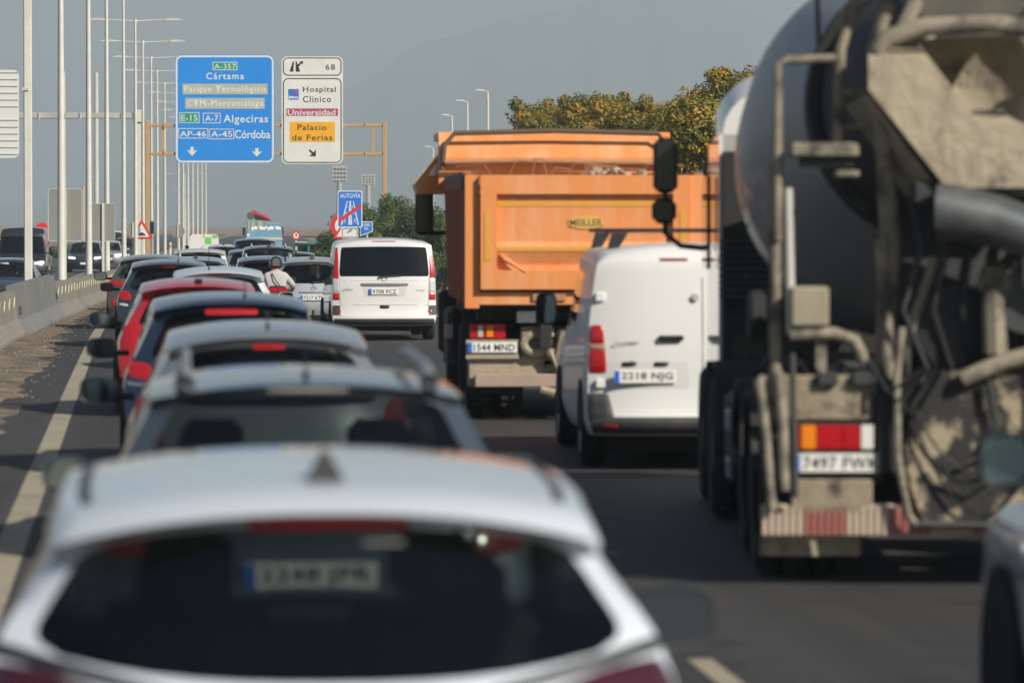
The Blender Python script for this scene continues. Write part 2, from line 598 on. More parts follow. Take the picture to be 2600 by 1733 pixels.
# slim masts far behind
for nm, px, py0, py1, d, r_, lb in [('slim_mast', 246, 185, 640, 330, .17, 'slim cream mast crossing behind the opposite gantry beam'), ('slim_mast', 164, 183, 640, 300, .10, 'thin pale pole showing just beside a lamp column'), ('lattice_mast', 212, 473, 640, 420, .16, 'faint reddish mast rising behind the grey sign back')]:
    p = at(px, d)
    h = EYE - (py0 - HZ) / F * d
    t = thing(nm, lb, 'mast', (p.x, p.y, -.6))
    MB().tube([(0, 0, 0), (0, 0, h + .6)], [r_, r_ * .8], 6).build('pole', M_pole if nm[0] == 's' else mat('mast_red', (.5, .38, .32), .7), t)
    MB().box((0, 0, .1), (.6, .6, .2)).build('base_plate', M_galv, t)

# -------- main gantry with the big direction signs
GD = 225.0
M_ochre = mat('ochre_paint', (.50, .30, .13), .6, noise=((.42, .27, .13), 1.5, .4, .7))
M_signblue = mat('sign_blue', (.012, .235, .72), .45, noise=((.02, .26, .72), .6, .4, .7))
M_signwhite = mat('sign_white', (.72, .73, .68), .5, noise=((.64, .65, .60), 1.2, .4, .7))
M_signblack = mat('sign_black', (.012, .018, .022), .5)
M_signgreen = mat('sign_green', (.0, .30, .17), .5)
M_signpatch = mat('patch_grey', (.40, .42, .36), .6, noise=((.46, .47, .41), 1.0, .4, .7))
M_magenta = mat('sign_magenta', (.42, .05, .16), .5)
M_signamber = mat('sign_amber', (.82, .40, .01), .5)
M_brown = mat('sign_brown', (.06, .025, .02), .5)
M_signred = mat('sign_red', (.60, .025, .03), .5)
M_signback = mat('sign_back_grey', (.24, .25, .225), .65, .1, noise=((.20, .21, .19), .8, .4, .7))
pl_, pr_ = at(375, GD), at(977, GD)
gw = thing('sign_gantry', 'ochre steel gantry frame carrying the big direction signs', 'gantry', (pl_.x, pl_.y, 0), math.atan2(pr_.y - pl_.y, pr_.x - pl_.x))
LW = (pr_ - pl_).length
mpp = GD / F
def gz(py): return EYE + (HZ - py) * mpp
MB().box((0, 0, gz(306) / 2 - .35), (.22, .25, gz(306) + .7), None, .02).build('post', M_ochre, gw)
MB().box((LW, 0, gz(311) / 2 - .35), (.22, .25, gz(311) + .7), None, .02).build('post', M_ochre, gw)
for py in (319, 391):
    MB().box((LW / 2, 0, gz(py)), (LW - .22, .16, .16), None, .015).build('beam', M_ochre, gw)
for px in (948, 415):
    MB().box(((px - 375) * mpp, .001, gz(355)), (.12, .12, (391 - 319) * mpp - .16)).build('strut', M_ochre, gw)
for px in (418, 929):
    for py in (319, 391):
        MB().box(((px - 375) * mpp, 0, gz(py)), (.07, .26, .32)).build('flange', M_ochre, gw)
for q in (0, LW):
    MB().box((q, 0, -.57), (.5, .5, .06)).build('base_plate', M_ochre, gw)

SZ = 480 / 2352.0 * mpp      # metres per zoom pixel
def zx(x): return (420 + x * 480 / 2352.0 - 375) * mpp
def zz_(y): return gz(120 + y * 480 / 2352.0)
def rrect(x0, z0, x1, z1, r, n=5):
    pts = []
    for cx, cz, a0 in ((x1 - r, z1 - r, 0), (x0 + r, z1 - r, 90), (x0 + r, z0 + r, 180), (x1 - r, z0 + r, 270)):
        for k in range(n + 1):
            a = R(a0 + 90 * k / n)
            pts.append((cx + r * math.cos(a), cz + r * math.sin(a)))
    return pts
def ring(m, outer, inner, y0, y1):
    n = len(outer)
    vs = [(p, y0, q) for p, q in outer] + [(p, y0, q) for p, q in inner] + [(p, y1, q) for p, q in outer] + [(p, y1, q) for p, q in inner]
    fs = []
    for i in range(n):
        j = (i + 1) % n
        fs += [(i, j, n + j, n + i), (2 * n + i, 3 * n + i, 3 * n + j, 2 * n + j), (i, 2 * n + i, 2 * n + j, j), (n + i, n + j, 3 * n + j, 3 * n + i)]
    return m.add(vs, fs)
def sign_thing(name, label):
    t = thing(name, label, 'sign')
    t.location = gw.location
    t.rotation_euler = gw.rotation_euler
    return t
YB = -.16     # front face of the boards (gantry beam front is at -.08)
def bord(t, x0, y0, x1, y1, r, wd, material, y, name='border'):
    a, b, c, d = zx(x0), zz_(y1), zx(x1), zz_(y0)
    o = rrect(a, b, c, d, r)
    i = rrect(a + wd, b + wd, c - wd, d - wd, max(.005, r - wd))
    return ring(MB(), o, i, y - .006, y).build(name, material, t)
def plate(t, x0, y0, x1, y1, material, y, name='panel', r=.01):
    return MB().prism(rrect(zx(x0), zz_(y1), zx(x1), zz_(y0), r, 3), y - .006, y, 'y').build(name, material, t)
def txt(t, s, x0, y0, x1, y1, material, y, sp=1.0):
    return lettering(s, zx(x0), zz_(y1), zx(x1), zz_(y0), y, material, t, spacing=sp)
def poly(t, pts, material, y, name='arrow'):
    return MB().prism([(zx(a), zz_(b)) for a, b in pts], y - .005, y, 'y').build(name, material, t)

bs = sign_thing('direction_sign', 'big blue direction sign with white border listing Cártama, Algeciras and Córdoba')
MB().prism(rrect(zx(128), zz_(1445), zx(1362), zz_(98), .36), YB, -.085, 'y').build('board', M_signblue, bs)
bord(bs, 136, 108, 1354, 1437, .33, .10, M_signwhite, YB)
def boxed(t, s, b, tb, fill, sp=1.05):
    if fill: plate(t, b[0], b[1], b[2], b[3], fill, YB)
    bord(t, b[0], b[1], b[2], b[3], .015, .036, M_signwhite, YB - .0065, 'box_outline')
    txt(t, s, tb[0], tb[1], tb[2], tb[3], M_signwhite, YB - .010, sp)
boxed(bs, 'A-357', (595, 190, 900, 292), (617, 212, 883, 274), M_signgreen, 1.15)
txt(bs, 'Cártama', 515, 322, 985, 405, M_signwhite, YB - .003, 1.2)
plate(bs, 220, 460, 1278, 590, M_signpatch, YB, 'cover_strip')
txt(bs, 'Parque Tecnológico', 242, 484, 1255, 583, M_signwhite, YB - .010, 1.15)
plate(bs, 252, 636, 1240, 770, M_signpatch, YB, 'cover_strip')
txt(bs, 'CTM-Mercamálaga', 272, 660, 1224, 762, M_signwhite, YB - .010, 1.15)
boxed(bs, 'E-15', (182, 815, 430, 945), (205, 846, 405, 920), M_signgreen)
boxed(bs, 'A-7', (473, 822, 692, 950), (500, 850, 665, 923), None)
txt(bs, 'Algeciras', 728, 845, 1283, 968, M_signwhite, YB - .003, 1.1)
boxed(bs, 'AP-46', (165, 1012, 538, 1138), (187, 1045, 512, 1115), None)
boxed(bs, 'A-45', (548, 1018, 860, 1147), (572, 1045, 836, 1120), None)
txt(bs, 'Córdoba', 868, 1032, 1310, 1138, M_signwhite, YB - .003)
for cx, y0, y1 in ((338, 1243, 1355), (1143, 1258, 1363)):
    poly(bs, [(cx - 20, y0), (cx + 20, y0), (cx + 20, y0 + 52), (cx + 66, y0 + 34), (cx, y1), (cx - 66, y0 + 34), (cx - 20, y0 + 52)], M_signwhite, YB)

ws = sign_thing('exit_sign', 'tall white exit sign with number 68, hospital, university and amber palace panel')
MB().prism(rrect(zx(1452), zz_(1452), zx(2212), zz_(120), .30), YB, -.085, 'y').build('board', M_signwhite, ws)
bord(ws, 1468, 134, 2196, 360, .26, .052, M_signblack, YB)
bord(ws, 1468, 390, 2196, 1440, .28, .052, M_signblack, YB)
poly(ws, [(1550, 310), (1598, 310), (1606, 180), (1592, 180)], M_signblack, YB, 'exit_symbol')
poly(ws, [(1627, 310), (1682, 310), (1664, 245), (1705, 205), (1720, 222), (1718, 178), (1672, 184), (1688, 190), (1650, 222), (1640, 180), (1625, 180)], M_signblack, YB, 'exit_symbol')
txt(ws, '68', 1997, 218, 2115, 288, M_signblack, YB - .003, 1.2)
plate(ws, 1533, 525, 1665, 657, mat('icon_blue', (.02, .16, .58), .5), YB, 'hospital_icon')
poly(ws, [(1540, 640), (1540, 600), (1552, 618), (1585, 612), (1605, 622), (1656, 622), (1656, 652), (1646, 652), (1646, 638), (1552, 638), (1552, 652), (1540, 652)], M_signwhite, YB - .0065, 'bed_symbol')
poly(ws, [(1615, 535), (1637, 535), (1637, 548), (1650, 548), (1650, 568), (1637, 568), (1637, 581), (1615, 581), (1615, 568), (1602, 568), (1602, 548), (1615, 548)], M_signred, YB - .0065, 'cross_symbol')
txt(ws, 'Hospital', 1715, 495, 2125, 582, M_signblack, YB - .003, 1.1)
txt(ws, 'Clínico', 1715, 610, 2065, 690, M_signblack, YB - .003, 1.15)
plate(ws, 1510, 765, 2152, 857, M_magenta, YB, 'magenta_strip')
txt(ws, 'Universidad', 1526, 778, 2118, 850, M_signwhite, YB - .010)
plate(ws, 1552, 932, 2115, 1180, M_signamber, YB, 'amber_panel')
txt(ws, 'Palacio', 1648, 962, 2010, 1036, M_brown, YB - .010, 1.1)
txt(ws, 'de Ferias', 1580, 1090, 2082, 1162, M_brown, YB - .010, 1.1)
poly(ws, [(1785, 1285), (1803, 1270), (1845, 1312), (1878, 1272), (1875, 1360), (1792, 1356), (1828, 1330)], M_signblack, YB)

# -------- end-of-motorway sign and plates on the right verge
M_sb2 = mat('autovia_blue', (.015, .16, .60), .45)
def post_sign(px, d, name, label, cat='sign', h=None, mt=None, zb=-.02, dx=0, rad=.045):
    p = at(px, d)
    t = thing(name, label, cat, (p.x, p.y, zb), -YAW * .3)
    if h: MB().tube([(dx, .06, -.65), (dx, .06, h)], rad, 8).build('post', mt or M_galv, t, 40)
    return t
AD = 200.0
k = AD / F
kz = 400 / 1254.0
def ax(x): return (780 + x * kz - 888) * k
def az(y): return EYE + (HZ - (400 + y * kz)) * k + .02
at_ = post_sign(888, AD, 'autovia_end_sign', 'blue AUTOVÍA sign crossed by a red diagonal bar beside the shrubs', h=az(270))
MB().prism(rrect(ax(243), az(556), ax(439), az(264), .06), -.03, 0, 'y').build('board', M_signwhite, at_)
MB().prism(rrect(ax(250), az(549), ax(432), az(271), .05), -.036, -.031, 'y').build('blue_field', M_sb2, at_)
lettering('AUTOVÍA', ax(262), az(322), ax(424), az(278), -.040, M_signwhite, at_, spacing=1.1)
def apoly(t, pts, mt, y, name):
    return MB().prism([(ax(a), az(b)) for a, b in pts], y - .004, y, 'y').build(name, mt, t)
for pts in ([(268, 535), (280, 535), (322, 348), (316, 348)], [(400, 535), (412, 535), (370, 348), (364, 348)], [(328, 535), (342, 535), (341, 345), (336, 345)], [(346, 535), (358, 535), (348, 345), (343, 345)]):
    apoly(at_, pts, M_signwhite, -.037, 'lane_symbol')
for yy in (350, 385, 430, 485):
    hgt = (yy - 330) * .22
    for s, b in ((-1, 305), (1, 383)):
        cx = 340 + s * (18 + (yy - 350) * .17)
        apoly(at_, [(cx - 3, yy + hgt), (cx + 3, yy + hgt), (cx + 3 - s * 3, yy), (cx - 3 - s * 3, yy)], M_signwhite, -.037, 'lane_symbol')
apoly(at_, [(251, 488), (251, 520), (432, 400), (432, 366)], M_signred, -.0415, 'red_bar')
p1_ = post_sign(888, AD - .4, 'arrow_plate', 'small white rounded plate with black arrow under the AUTOVÍA sign', h=az(575))
MB().prism(rrect(ax(272), az(640), ax(407), az(558), .10), -.03, 0, 'y').build('board', M_signwhite, p1_)
ring(MB(), rrect(ax(278), az(635), ax(401), az(563), .09), rrect(ax(283), az(630), ax(396), az(568), .07), -.035, -.031).build('border', M_signblack, p1_)
apoly(p1_, [(315, 596), (320, 602), (345, 583), (350, 592), (356, 573), (336, 574), (340, 578)], M_signblack, -.031, 'arrow')
p2_ = post_sign(932, AD + 1.2, 'distance_plate', 'small blue plate reading 100 m beside the AUTOVÍA sign', h=1.7, dx=0)
zc = [(ax(a) - (932 - 888) * k, az(b)) for a, b in [(420, 508), (522, 508), (522, 590), (420, 628)]]
MB().prism(zc, -.03, 0, 'y').build('board', M_signwhite, p2_)
cx_, cz_ = sum(a for a, b in zc) / 4, sum(b for a, b in zc) / 4
MB().prism([(cx_ + (a - cx_) * .88, cz_ + (b - cz_) * .86) for a, b in zc], -.036, -.031, 'y').build('blue_field', M_sb2, p2_)
lettering('100', ax(440) - (932 - 888) * k, az(548), ax(500) - (932 - 888) * k, az(525), -.040, M_signwhite, p2_)
lettering('m', ax(455) - (932 - 888) * k, az(575), ax(485) - (932 - 888) * k, az(556), -.040, M_signwhite, p2_)
# round and triangular warning signs partly hidden behind it
def round_sign(px, d, py, rpx, name, label, red=True):
    p = at(px, d, py)
    t = thing(name, label, 'sign', (p.x, p.y, -.02), -YAW * .3)
    r = rpx / F * d
    MB().tube([(0, .06, -.65), (0, .06, p.z)], .04, 8).build('post', M_galv if red else M_pole, t)
    if red:
        MB().lathe([(r, -.02), (r, 0)], (0, 0, p.z), 'y', 28).build('board', M_signred, t)
        MB().lathe([(r * .66, -.026), (r * .66, -.021)], (0, 0, p.z), 'y', 28).build('white_field', M_signwhite, t)
    else:
        MB().lathe([(r, -.02), (r, 0)], (0, 0, p.z), 'y', 28).build('board', M_signback, t)
        MB().box((0, .02 - .06, p.z), (.08, .05, 2 * r)).build('rail', M_pole, t)
    return t
t = round_sign(872, 206, 572, 33, 'round_sign', 'red ringed round sign mostly hidden by shrubs behind the AUTOVÍA sign')
t = round_sign(752, 245, 597, 10.5, 'prohibition_sign', 'small round red ringed prohibition sign on an ochre post far ahead')
zc0 = EYE - (597 - HZ) / F * 245 + .02
MB().prism([(-.05, zc0 - .07), (.05, zc0 - .05), (.07, zc0 + .02), (.0, zc0 + .09), (-.03, zc0 + .03)], -.034, -.027, 'y').build('symbol', M_signblack, t)
t = round_sign(338, 196, 583, 19, 'round_sign', 'grey back of a round sign on a pale median post', red=False)
t = round_sign(452, 235, 586, 17, 'round_sign', 'grey back of a round sign between far lamp columns', red=False)
def tri_sign(px, d, pyb, pyt, name, label, hz=None, sym=True):
    p = at(px, d, pyb)
    t = thing(name, label, 'sign', (p.x, p.y, 0), -YAW * .3)
    h = (pyb - pyt) / F * d
    a = h / .866 / 2
    MB().prism([(-a, p.z), (a, p.z), (0, p.z + h)], -.02, 0, 'y').build('board', M_signred, t)
    c = p.z + h / 3
    f = .66
    MB().prism([(-a * f, c - h / 3 * f), (a * f, c - h / 3 * f), (0, c + h * 2 / 3 * f)], -.026, -.021, 'y').build('white_field', M_signwhite, t)
    MB().tube([(0, .06, -.65), (0, .06, p.z + h * .7)], .04, 8).build('post', M_galv, t)
    if sym:
        w_ = a * .3
        MB().prism([(-w_, c - h * .16), (-w_, c - h * .07), (-w_ * .6, c - h * .06), (-w_ * .4, c), (w_ * .4, c), (w_ * .6, c - h * .06), (w_, c - h * .07), (w_, c - h * .16)], -.031, -.027, 'y').build('car_symbol', M_signblack, t)
    return t
tri_sign(360, 216, 607, 556, 'queue_warning_sign', 'red bordered triangular warning sign with a car symbol by the median')
tri_sign(872, 203, 606, 560, 'warning_sign', 'red triangle corner poking out below the AUTOVÍA sign', sym=False)
p = at(386, 232)
t = thing('teal_plate', 'narrow teal plate on a post behind the triangular warning sign', 'sign', (p.x, p.y, 0))
MB().box((0, 0, EYE + (HZ - 578) / F * 232), (.23, .03, .67)).build('board', mat('teal', (.0, .16, .13), .5), t)
MB().tube([(0, .05, -.6), (0, .05, 2.2)], .035, 8).build('post', M_galv, t)
# sign backs in the median
for px0, px1, py0, py1, d, lb in [(123, 208, 480, 612, 114, 'larger plain grey back of a rectangular sign between lamp columns'), (233, 292, 517, 612, 150, 'smaller plain grey back of a rectangular sign between lamp columns')]:
    px = (px0 + px1) / 2
    p = at(px, d)
    t = thing('rear_facing_sign', lb, 'sign', (p.x, p.y, 0), heading(p.y))
    kk = d / F
    wv = (px1 - px0) * kk / 2
    MB().prism(rrect(-wv, EYE + (HZ - py1) * kk, wv, EYE + (HZ - py0) * kk, .06), -.02, .02, 'y').build('board', M_signback, t)
    ring(MB(), rrect(-wv - .006, EYE + (HZ - py1) * kk - .006, wv + .006, EYE + (HZ - py0) * kk + .006, .06), rrect(-wv + .015, EYE + (HZ - py1) * kk + .015, wv - .015, EYE + (HZ - py0) * kk - .015, .05), -.03, .03).build('rim', M_galv, t)
    MB().box((.0, -.06, (EYE + (HZ - py0) * kk) / 2), (.085, .06, EYE + (HZ - py0) * kk)).build('post', M_pole, t)
# no-entry sign beyond the black van
p = at(107, 190, 582)
t = thing('no_entry_sign', 'red round sign with white bar behind the black van', 'sign', (p.x, p.y, -.6))
r_ = 17 / F * 190
MB().lathe([(r_, -.02), (r_, 0)], (0, 0, p.z + .6), 'y', 28).build('board', M_signred, t)
MB().box((0, -.025, p.z + .6), (r_ * 1.5, .008, r_ * .36)).build('white_bar', M_signwhite, t)
MB().tube([(0, .05, 0), (0, .05, p.z + .6)], .04, 8).build('post', M_galv, t)
# green sign above the silver people carrier
p = at(1041, 165, 618)
t = thing('green_sign', 'green sign with white border standing behind the white people carrier', 'sign', (p.x, p.y, -.02), -YAW * .3)
kk = 165 / F
for a in (-.3, .3): MB().tube([(a, .06, -1.3), (a, .06, p.z)], .03, 8).build('post', M_galv, t)
MB().prism(rrect(-27 * kk, p.z - .3, 27 * kk, p.z + .12, .05), -.03, 0, 'y').build('board', M_signwhite, t)
MB().prism(rrect(-25 * kk, p.z - .27, 25 * kk, p.z + .085, .04), -.036, -.031, 'y').build('green_field', M_signgreen, t)
MB().lathe([(.15, -.042), (.15, -.037)], (.06, 0, p.z - .14), 'y', 20).build('disc', M_signwhite, t)
# single-arm lamps on the right behind the tipper truck
for i, (px, py, d) in enumerate([(1148, 295, 330), (1187, 259, 300), (1239, 233, 272), (1100, 375, 400)]):
    p = at(px, d)
    h = EYE - (py - HZ) / F * d + .6
    t = thing('street_lamp', 'slim single arm lamp beyond the tipper truck', 'street lamp', (p.x, p.y, -.6), 0, 'single arm lamps on the right verge')
    MB().tube([(0, 0, 0), (0, 0, h * .93), (-.02, 0, h)], [.11, .07, .06], 8).build('pole', M_pole, t)
    a = MB().tube([(0, 0, h - .02), (-.3, 0, h + .06)], .035, 6).build('arm', M_pole, t)
    MB().prism([(-.25, h + .02), (-.8, h + .08), (-.8, h + .14), (-.25, h + .14)], -.1, .1, 'y').build('lamp_head', M_pole, a)
# stadium floodlight towers
for px, py0, py1, py2, d in [(862, 421, 462, 640, 520), (935, 443, 470, 640, 560)]:
    p = at(px, d)
    kk = d / F
    t = thing('floodlight_tower', 'hazy stadium floodlight tower with a grid of lamps, ' + ('beside the AUTOVÍA sign top' if px < 900 else 'beside the ochre gantry post'), 'floodlight', (p.x, p.y, -.6))
    zt = EYE + (HZ - py0) * kk + .6
    zb = EYE + (HZ - py1) * kk + .6
    MB().tube([(0, 0, 0), (0, 0, zb)], [.45, .28], 8).build('mast', mat('far_steel', (.34, .35, .35), .7), t)
    MB().box((0, .1, (zt + zb) / 2), (1.5, .08, (zt - zb))).build('frame', mat('far_steel', (.34, .35, .35), .7), t)
    fl = MB().lathe([(.14, -.15), (.19, 0)], (0, 0, 0), 'y', 8).mesh('floodlamp'); fl.materials.append(M_clear)
    for r in range(4):
        for c in range(5):
            inst(fl, 'floodlamp', t, ((c - 2) * .38 , 0, zb + (r + .5) / 4 * (zt - zb)), (.3, 0, 0))
# marker posts by the opposite road
for px, d in [(127, 240), (433, 300), (455, 320)]:
    p = at(px, d)
    t = thing('marker_post', 'small white marker post at the roadside', 'post', (p.x, p.y, -.4), 0, 'white marker posts')
    MB().box((0, 0, .55), (.14, .08, 1.1), None, .02).build('post', M_signwhite, t)
    MB().box((0, -.045, .85), (.10, .01, .2)).build('reflector', M_amber, t)

# -------- hills and the hazy mountain
def ridge(name, dist, prof, material, depth=900, step=20, seed=1):
    """prof: photo columns and rows of the skyline at this distance"""
    rd = random.Random(seed)
    m = MB()
    rows = [[], [], [], []]
    xs = [a for a, b in prof]
    x = xs[0]
    while x <= xs[-1]:
        for (xa, ya), (xb, yb) in zip(prof, prof[1:]):
            if xa <= x <= xb:
                tt = (x - xa) / (xb - xa)
                tt = tt * tt * (3 - 2 * tt)
                py = ya + (yb - ya) * tt
                break
        py += rd.uniform(-1, 1) * (2.0 if dist < 4000 else 5)
        p = at(x, dist, py)
        q = at(x, dist - depth)
        c = at(x, dist - depth * .45)
        e = at(x, dist + depth)
        rows[0].append((q.x, q.y, -1))
        rows[1].append((c.x, c.y, max(-1, p.z * (.42 + rd.uniform(-.06, .06)))))
        rows[2].append(tuple(p))
        rows[3].append((e.x, e.y, -1))
        x += step
    m.grid(rows)
    o = m.build(name, material, None, 70)
    o['kind'] = 'structure'
    return o
M_hill = mat('brown_hill', (.30, .15, .085), .95, noise=((.15, .11, .065), .012, .4, .65, 9))
ridge('hills', 1500, [(-1500, 560), (-300, 575), (0, 578), (300, 590), (620, 588), (900, 582), (1200, 590), (1700, 575), (2600, 560), (3600, 540)], M_hill, 500, 14, 2)
M_mount = mat('mountain_scrub', (.10, .10, .085), .95, noise=((.16, .14, .11), .004, .4, .65))
ridge('mountain', 8000, [(-2500, 560), (0, 520), (500, 380), (880, 225), (1100, 105), (1350, 40), (1560, -6), (1720, -12), (1900, 20), (2000, 75), (2200, 200), (2600, 330), (3400, 430), (5000, 560)], M_mount, 2400, 35, 5)
# ================================================================ vegetation
def leaf_mat(name, c1, c2, c3, scale=1.2):
    if name in MATS: return MATS[name]
    m = bpy.data.materials.new(name)
    m.use_nodes = True
    nt = m.node_tree
    b = nt.nodes['Principled BSDF']
    b.inputs['Roughness'].default_value = .6
    tc = nt.nodes.new('ShaderNodeTexCoord')
    nz = nt.nodes.new('ShaderNodeTexNoise')
    nz.inputs['Scale'].default_value = scale
    nz.inputs['Detail'].default_value = 4
    nt.links.new(tc.outputs['Object'], nz.inputs['Vector'])
    rp = nt.nodes.new('ShaderNodeValToRGB')
    e = rp.color_ramp.elements
    e[0].position, e[0].color = .34, (*c1, 1)
    e[1].position, e[1].color = .66, (*c3, 1)
    k = e.new(.5); k.color = (*c2, 1)
    nt.links.new(nz.outputs['Fac'], rp.inputs['Fac'])
    nt.links.new(rp.outputs['Color'], b.inputs['Base Color'])
    tl = nt.nodes.new('ShaderNodeBsdfTranslucent')
    nt.links.new(rp.outputs['Color'], tl.inputs['Color'])
    mx = nt.nodes.new('ShaderNodeMixShader')
    mx.inputs[0].default_value = .25
    nt.links.new(b.outputs[0], mx.inputs[1]); nt.links.new(tl.outputs[0], mx.inputs[2])
    nt.links.new(mx.outputs[0], nt.nodes['Material Output'].inputs['Surface'])
    MATS[name] = m
    return m
M_leaf = leaf_mat('shrub_leaf', (.03, .065, .014), (.065, .12, .02), (.12, .15, .03), 1.2)
M_flower = leaf_mat('flowering_leaf', (.10, .13, .02), (.24, .20, .025), (.48, .27, .03), 1.5)
M_bark = mat('bark', (.13, .10, .075), .9, noise=((.07, .055, .04), 4, .4, .7))

def crown_mesh(rd, blobs, n, size, flat=.4):
    """many small leaf quads through the outer volume of overlapping lumps"""
    m = MB()
    tot = sum(b[3] ** 2 for b in blobs)
    for (cx, cy, cz, r, sz) in blobs:
        for _ in range(int(n * r * r / tot)):
            v = Vector((rd.gauss(0, 1), rd.gauss(0, 1), rd.gauss(0, 1))).normalized()
            q = r * (rd.random() ** .35) * (1 + .18 * math.sin(5 * v.x + 3 * v.z + cx) * math.sin(4 * v.y + cz))
            p = Vector((cx + v.x * q, cy + v.y * q, cz + v.z * q * sz))
            s = size * rd.uniform(.4, 1.5)
            nrm = (v + Vector((rd.uniform(-1, 1), rd.uniform(-1, 1), rd.uniform(-.4, 1.2))) * .8).normalized()
            a = nrm.cross(Vector((rd.uniform(-1, 1), rd.uniform(-1, 1), rd.uniform(-1, 1))))
            if a.length < .05: continue
            a.normalize()
            b = nrm.cross(a)
            m.add([p - a * s * .5, p - b * s * .22, p + a * s * .5, p + b * s * .22], [(0, 1, 2, 3)])
    me = bpy.data.meshes.new('crown')
    me.from_pydata(m.v, [], m.f)
    return me

def tree(name, label, cat, loc, blobs, n, size, leaf, trunk, rd, group=None):
    t = thing(name, label, cat, loc, 0, group)
    me = crown_mesh(rd, blobs, n, size)
    me.materials.append(leaf)
    o = bpy.data.objects.new('crown', me)
    C.objects.link(o)
    o.parent = t
    m = MB()
    hb = sum(b[2] for b in blobs) / len(blobs)
    m.tube([(0, 0, -.1), (.05, .02, hb * .35), (-.05, .05, hb * .7), (0, 0, hb)], [trunk, trunk * .8, trunk * .6, trunk * .35], 7)
    for b in blobs:
        s = Vector((0, .02, hb * rd.uniform(.3, .6)))
        e = Vector(b[:3])
        m.tube([s, s.lerp(e, .5) + Vector((0, 0, .25)), e], [trunk * .5, trunk * .35, trunk * .15], 5)
    m.build('trunk', M_bark, t, 60)
    return t

rd = random.Random(21)
# orange-flowered trees along the right verge
SPOTS = [(1385, 175, 252, 'lower orange flowered tree crown beyond the tipper body'), (1500, 162, 238, 'broad orange flowered tree behind the tipper body'), (1620, 150, 250, 'orange flowered tree between the tipper roof and the mixer cab'), (1740, 138, 285, 'loose low branched tree with bare stems showing below its crown'), (1830, 122, 215, 'dense orange flowered tree close beside the white mixer cab'), (1925, 112, 160, 'tallest orange flowered tree rising behind the white mixer cab')]
for i, (px, d, py, lb) in enumerate(SPOTS):
    p = at(px, d)
    p.z = -1.4
    top = EYE - (py - HZ) / F * d + 1.4
    blobs = []
    R0 = [2.6, 3.0, 3.0, 2.4, 2.5, 2.4][i]
    for k in range(11):
        a = rd.uniform(0, 6.28)
        q = R0 * rd.uniform(.15, .85)
        r = rd.uniform(.8, 1.15)
        z = top - r * .8 - (q / R0) ** 2 * 1.1 * rd.uniform(.6, 1.2) - rd.uniform(0, .3)
        blobs.append((q * math.cos(a), q * math.sin(a), z, r, .8))
    blobs.append((0, 0, top - .75, .8, .8))
    for k in range(12):
        a = rd.uniform(0, 6.28)
        q = rd.uniform(.2, .85)
        blobs.append((R0 * q * math.cos(a), R0 * q * math.sin(a), top - 1.6 - rd.uniform(0, 2.6), rd.uniform(.6, .95), .75))
    for k in range(10):
        a = rd.uniform(0, 6.28)
        q = R0 * rd.uniform(.7, 1.0)
        blobs.append((q * math.cos(a), q * math.sin(a), top - rd.uniform(.6, 3.2), rd.uniform(.18, .36), .9))
    for k in range(6):
        a = rd.uniform(0, 6.28)
        blobs.append((R0 * .5 * math.cos(a), R0 * .5 * math.sin(a), top - rd.uniform(.1, .45), rd.uniform(.25, .4), .9))
    tree('flowering_tree', lb, 'tree', p, blobs, 62000, .135, M_flower, .16, rd, 'orange flowered trees on the right verge')
# green shrubs behind the people carrier
SH_ = [(828, 216, 585, 1.2, 'dark green shrub under the AUTOVÍA sign'), (905, 212, 515, 1.9, 'tall dark shrub rising right beside the AUTOVÍA sign'), (985, 218, 488, 2.0, 'tall loose shrub in the middle of the green thicket'), (1065, 210, 512, 2.2, 'leafy shrub behind the green sign'), (1130, 204, 530, 2.0, 'green shrub reaching behind the tipper side'), (950, 205, 580, 2.0, 'low green shrub in front of the thicket'), (862, 207, 600, 1.5, 'low shrub behind the silver estate roof'), (1025, 204, 590, 1.8, 'low shrub right behind the people carrier roof')]
for i, (px, d, py, r0, lb) in enumerate(SH_):
    p = at(px, d)
    p.z = -1.4
    top = EYE - (py - HZ) / F * d + 1.4
    blobs = []
    for k in range(16):
        a = rd.uniform(0, 6.28)
        q = r0 * rd.uniform(.1, .85)
        r = rd.uniform(.5, .9)
        blobs.append((q * math.cos(a), q * math.sin(a), top - r * .8 - rd.uniform(0, top * .6), r, .95))
    blobs.append((0, 0, top - .5, .5, 1.0))
    tree('shrub', lb, 'shrub', p, blobs, 15000, .15, M_leaf, .07, rd, 'green shrubs on the right verge')
# hedge-like verge plants farther off
for i, (px, d, py) in enumerate([(150, 300, 618), (790, 260, 618), (1190, 205, 600)]):
    p = at(px, d); p.z = -1.4
    top = EYE - (py - HZ) / F * d + 1.4
    blobs = [(rd.uniform(-1, 1), rd.uniform(-.5, .5), top - .5 - rd.uniform(0, .5), .55, .9) for k in range(6)]
    tree('bush', ['small dark bush across the opposite carriageway', 'small bush at the thicket edge by the far teal tractor', 'bush filling the gap behind the tipper mirror'][i], 'bush', p, blobs, 2500, .16, M_leaf, .06, rd)
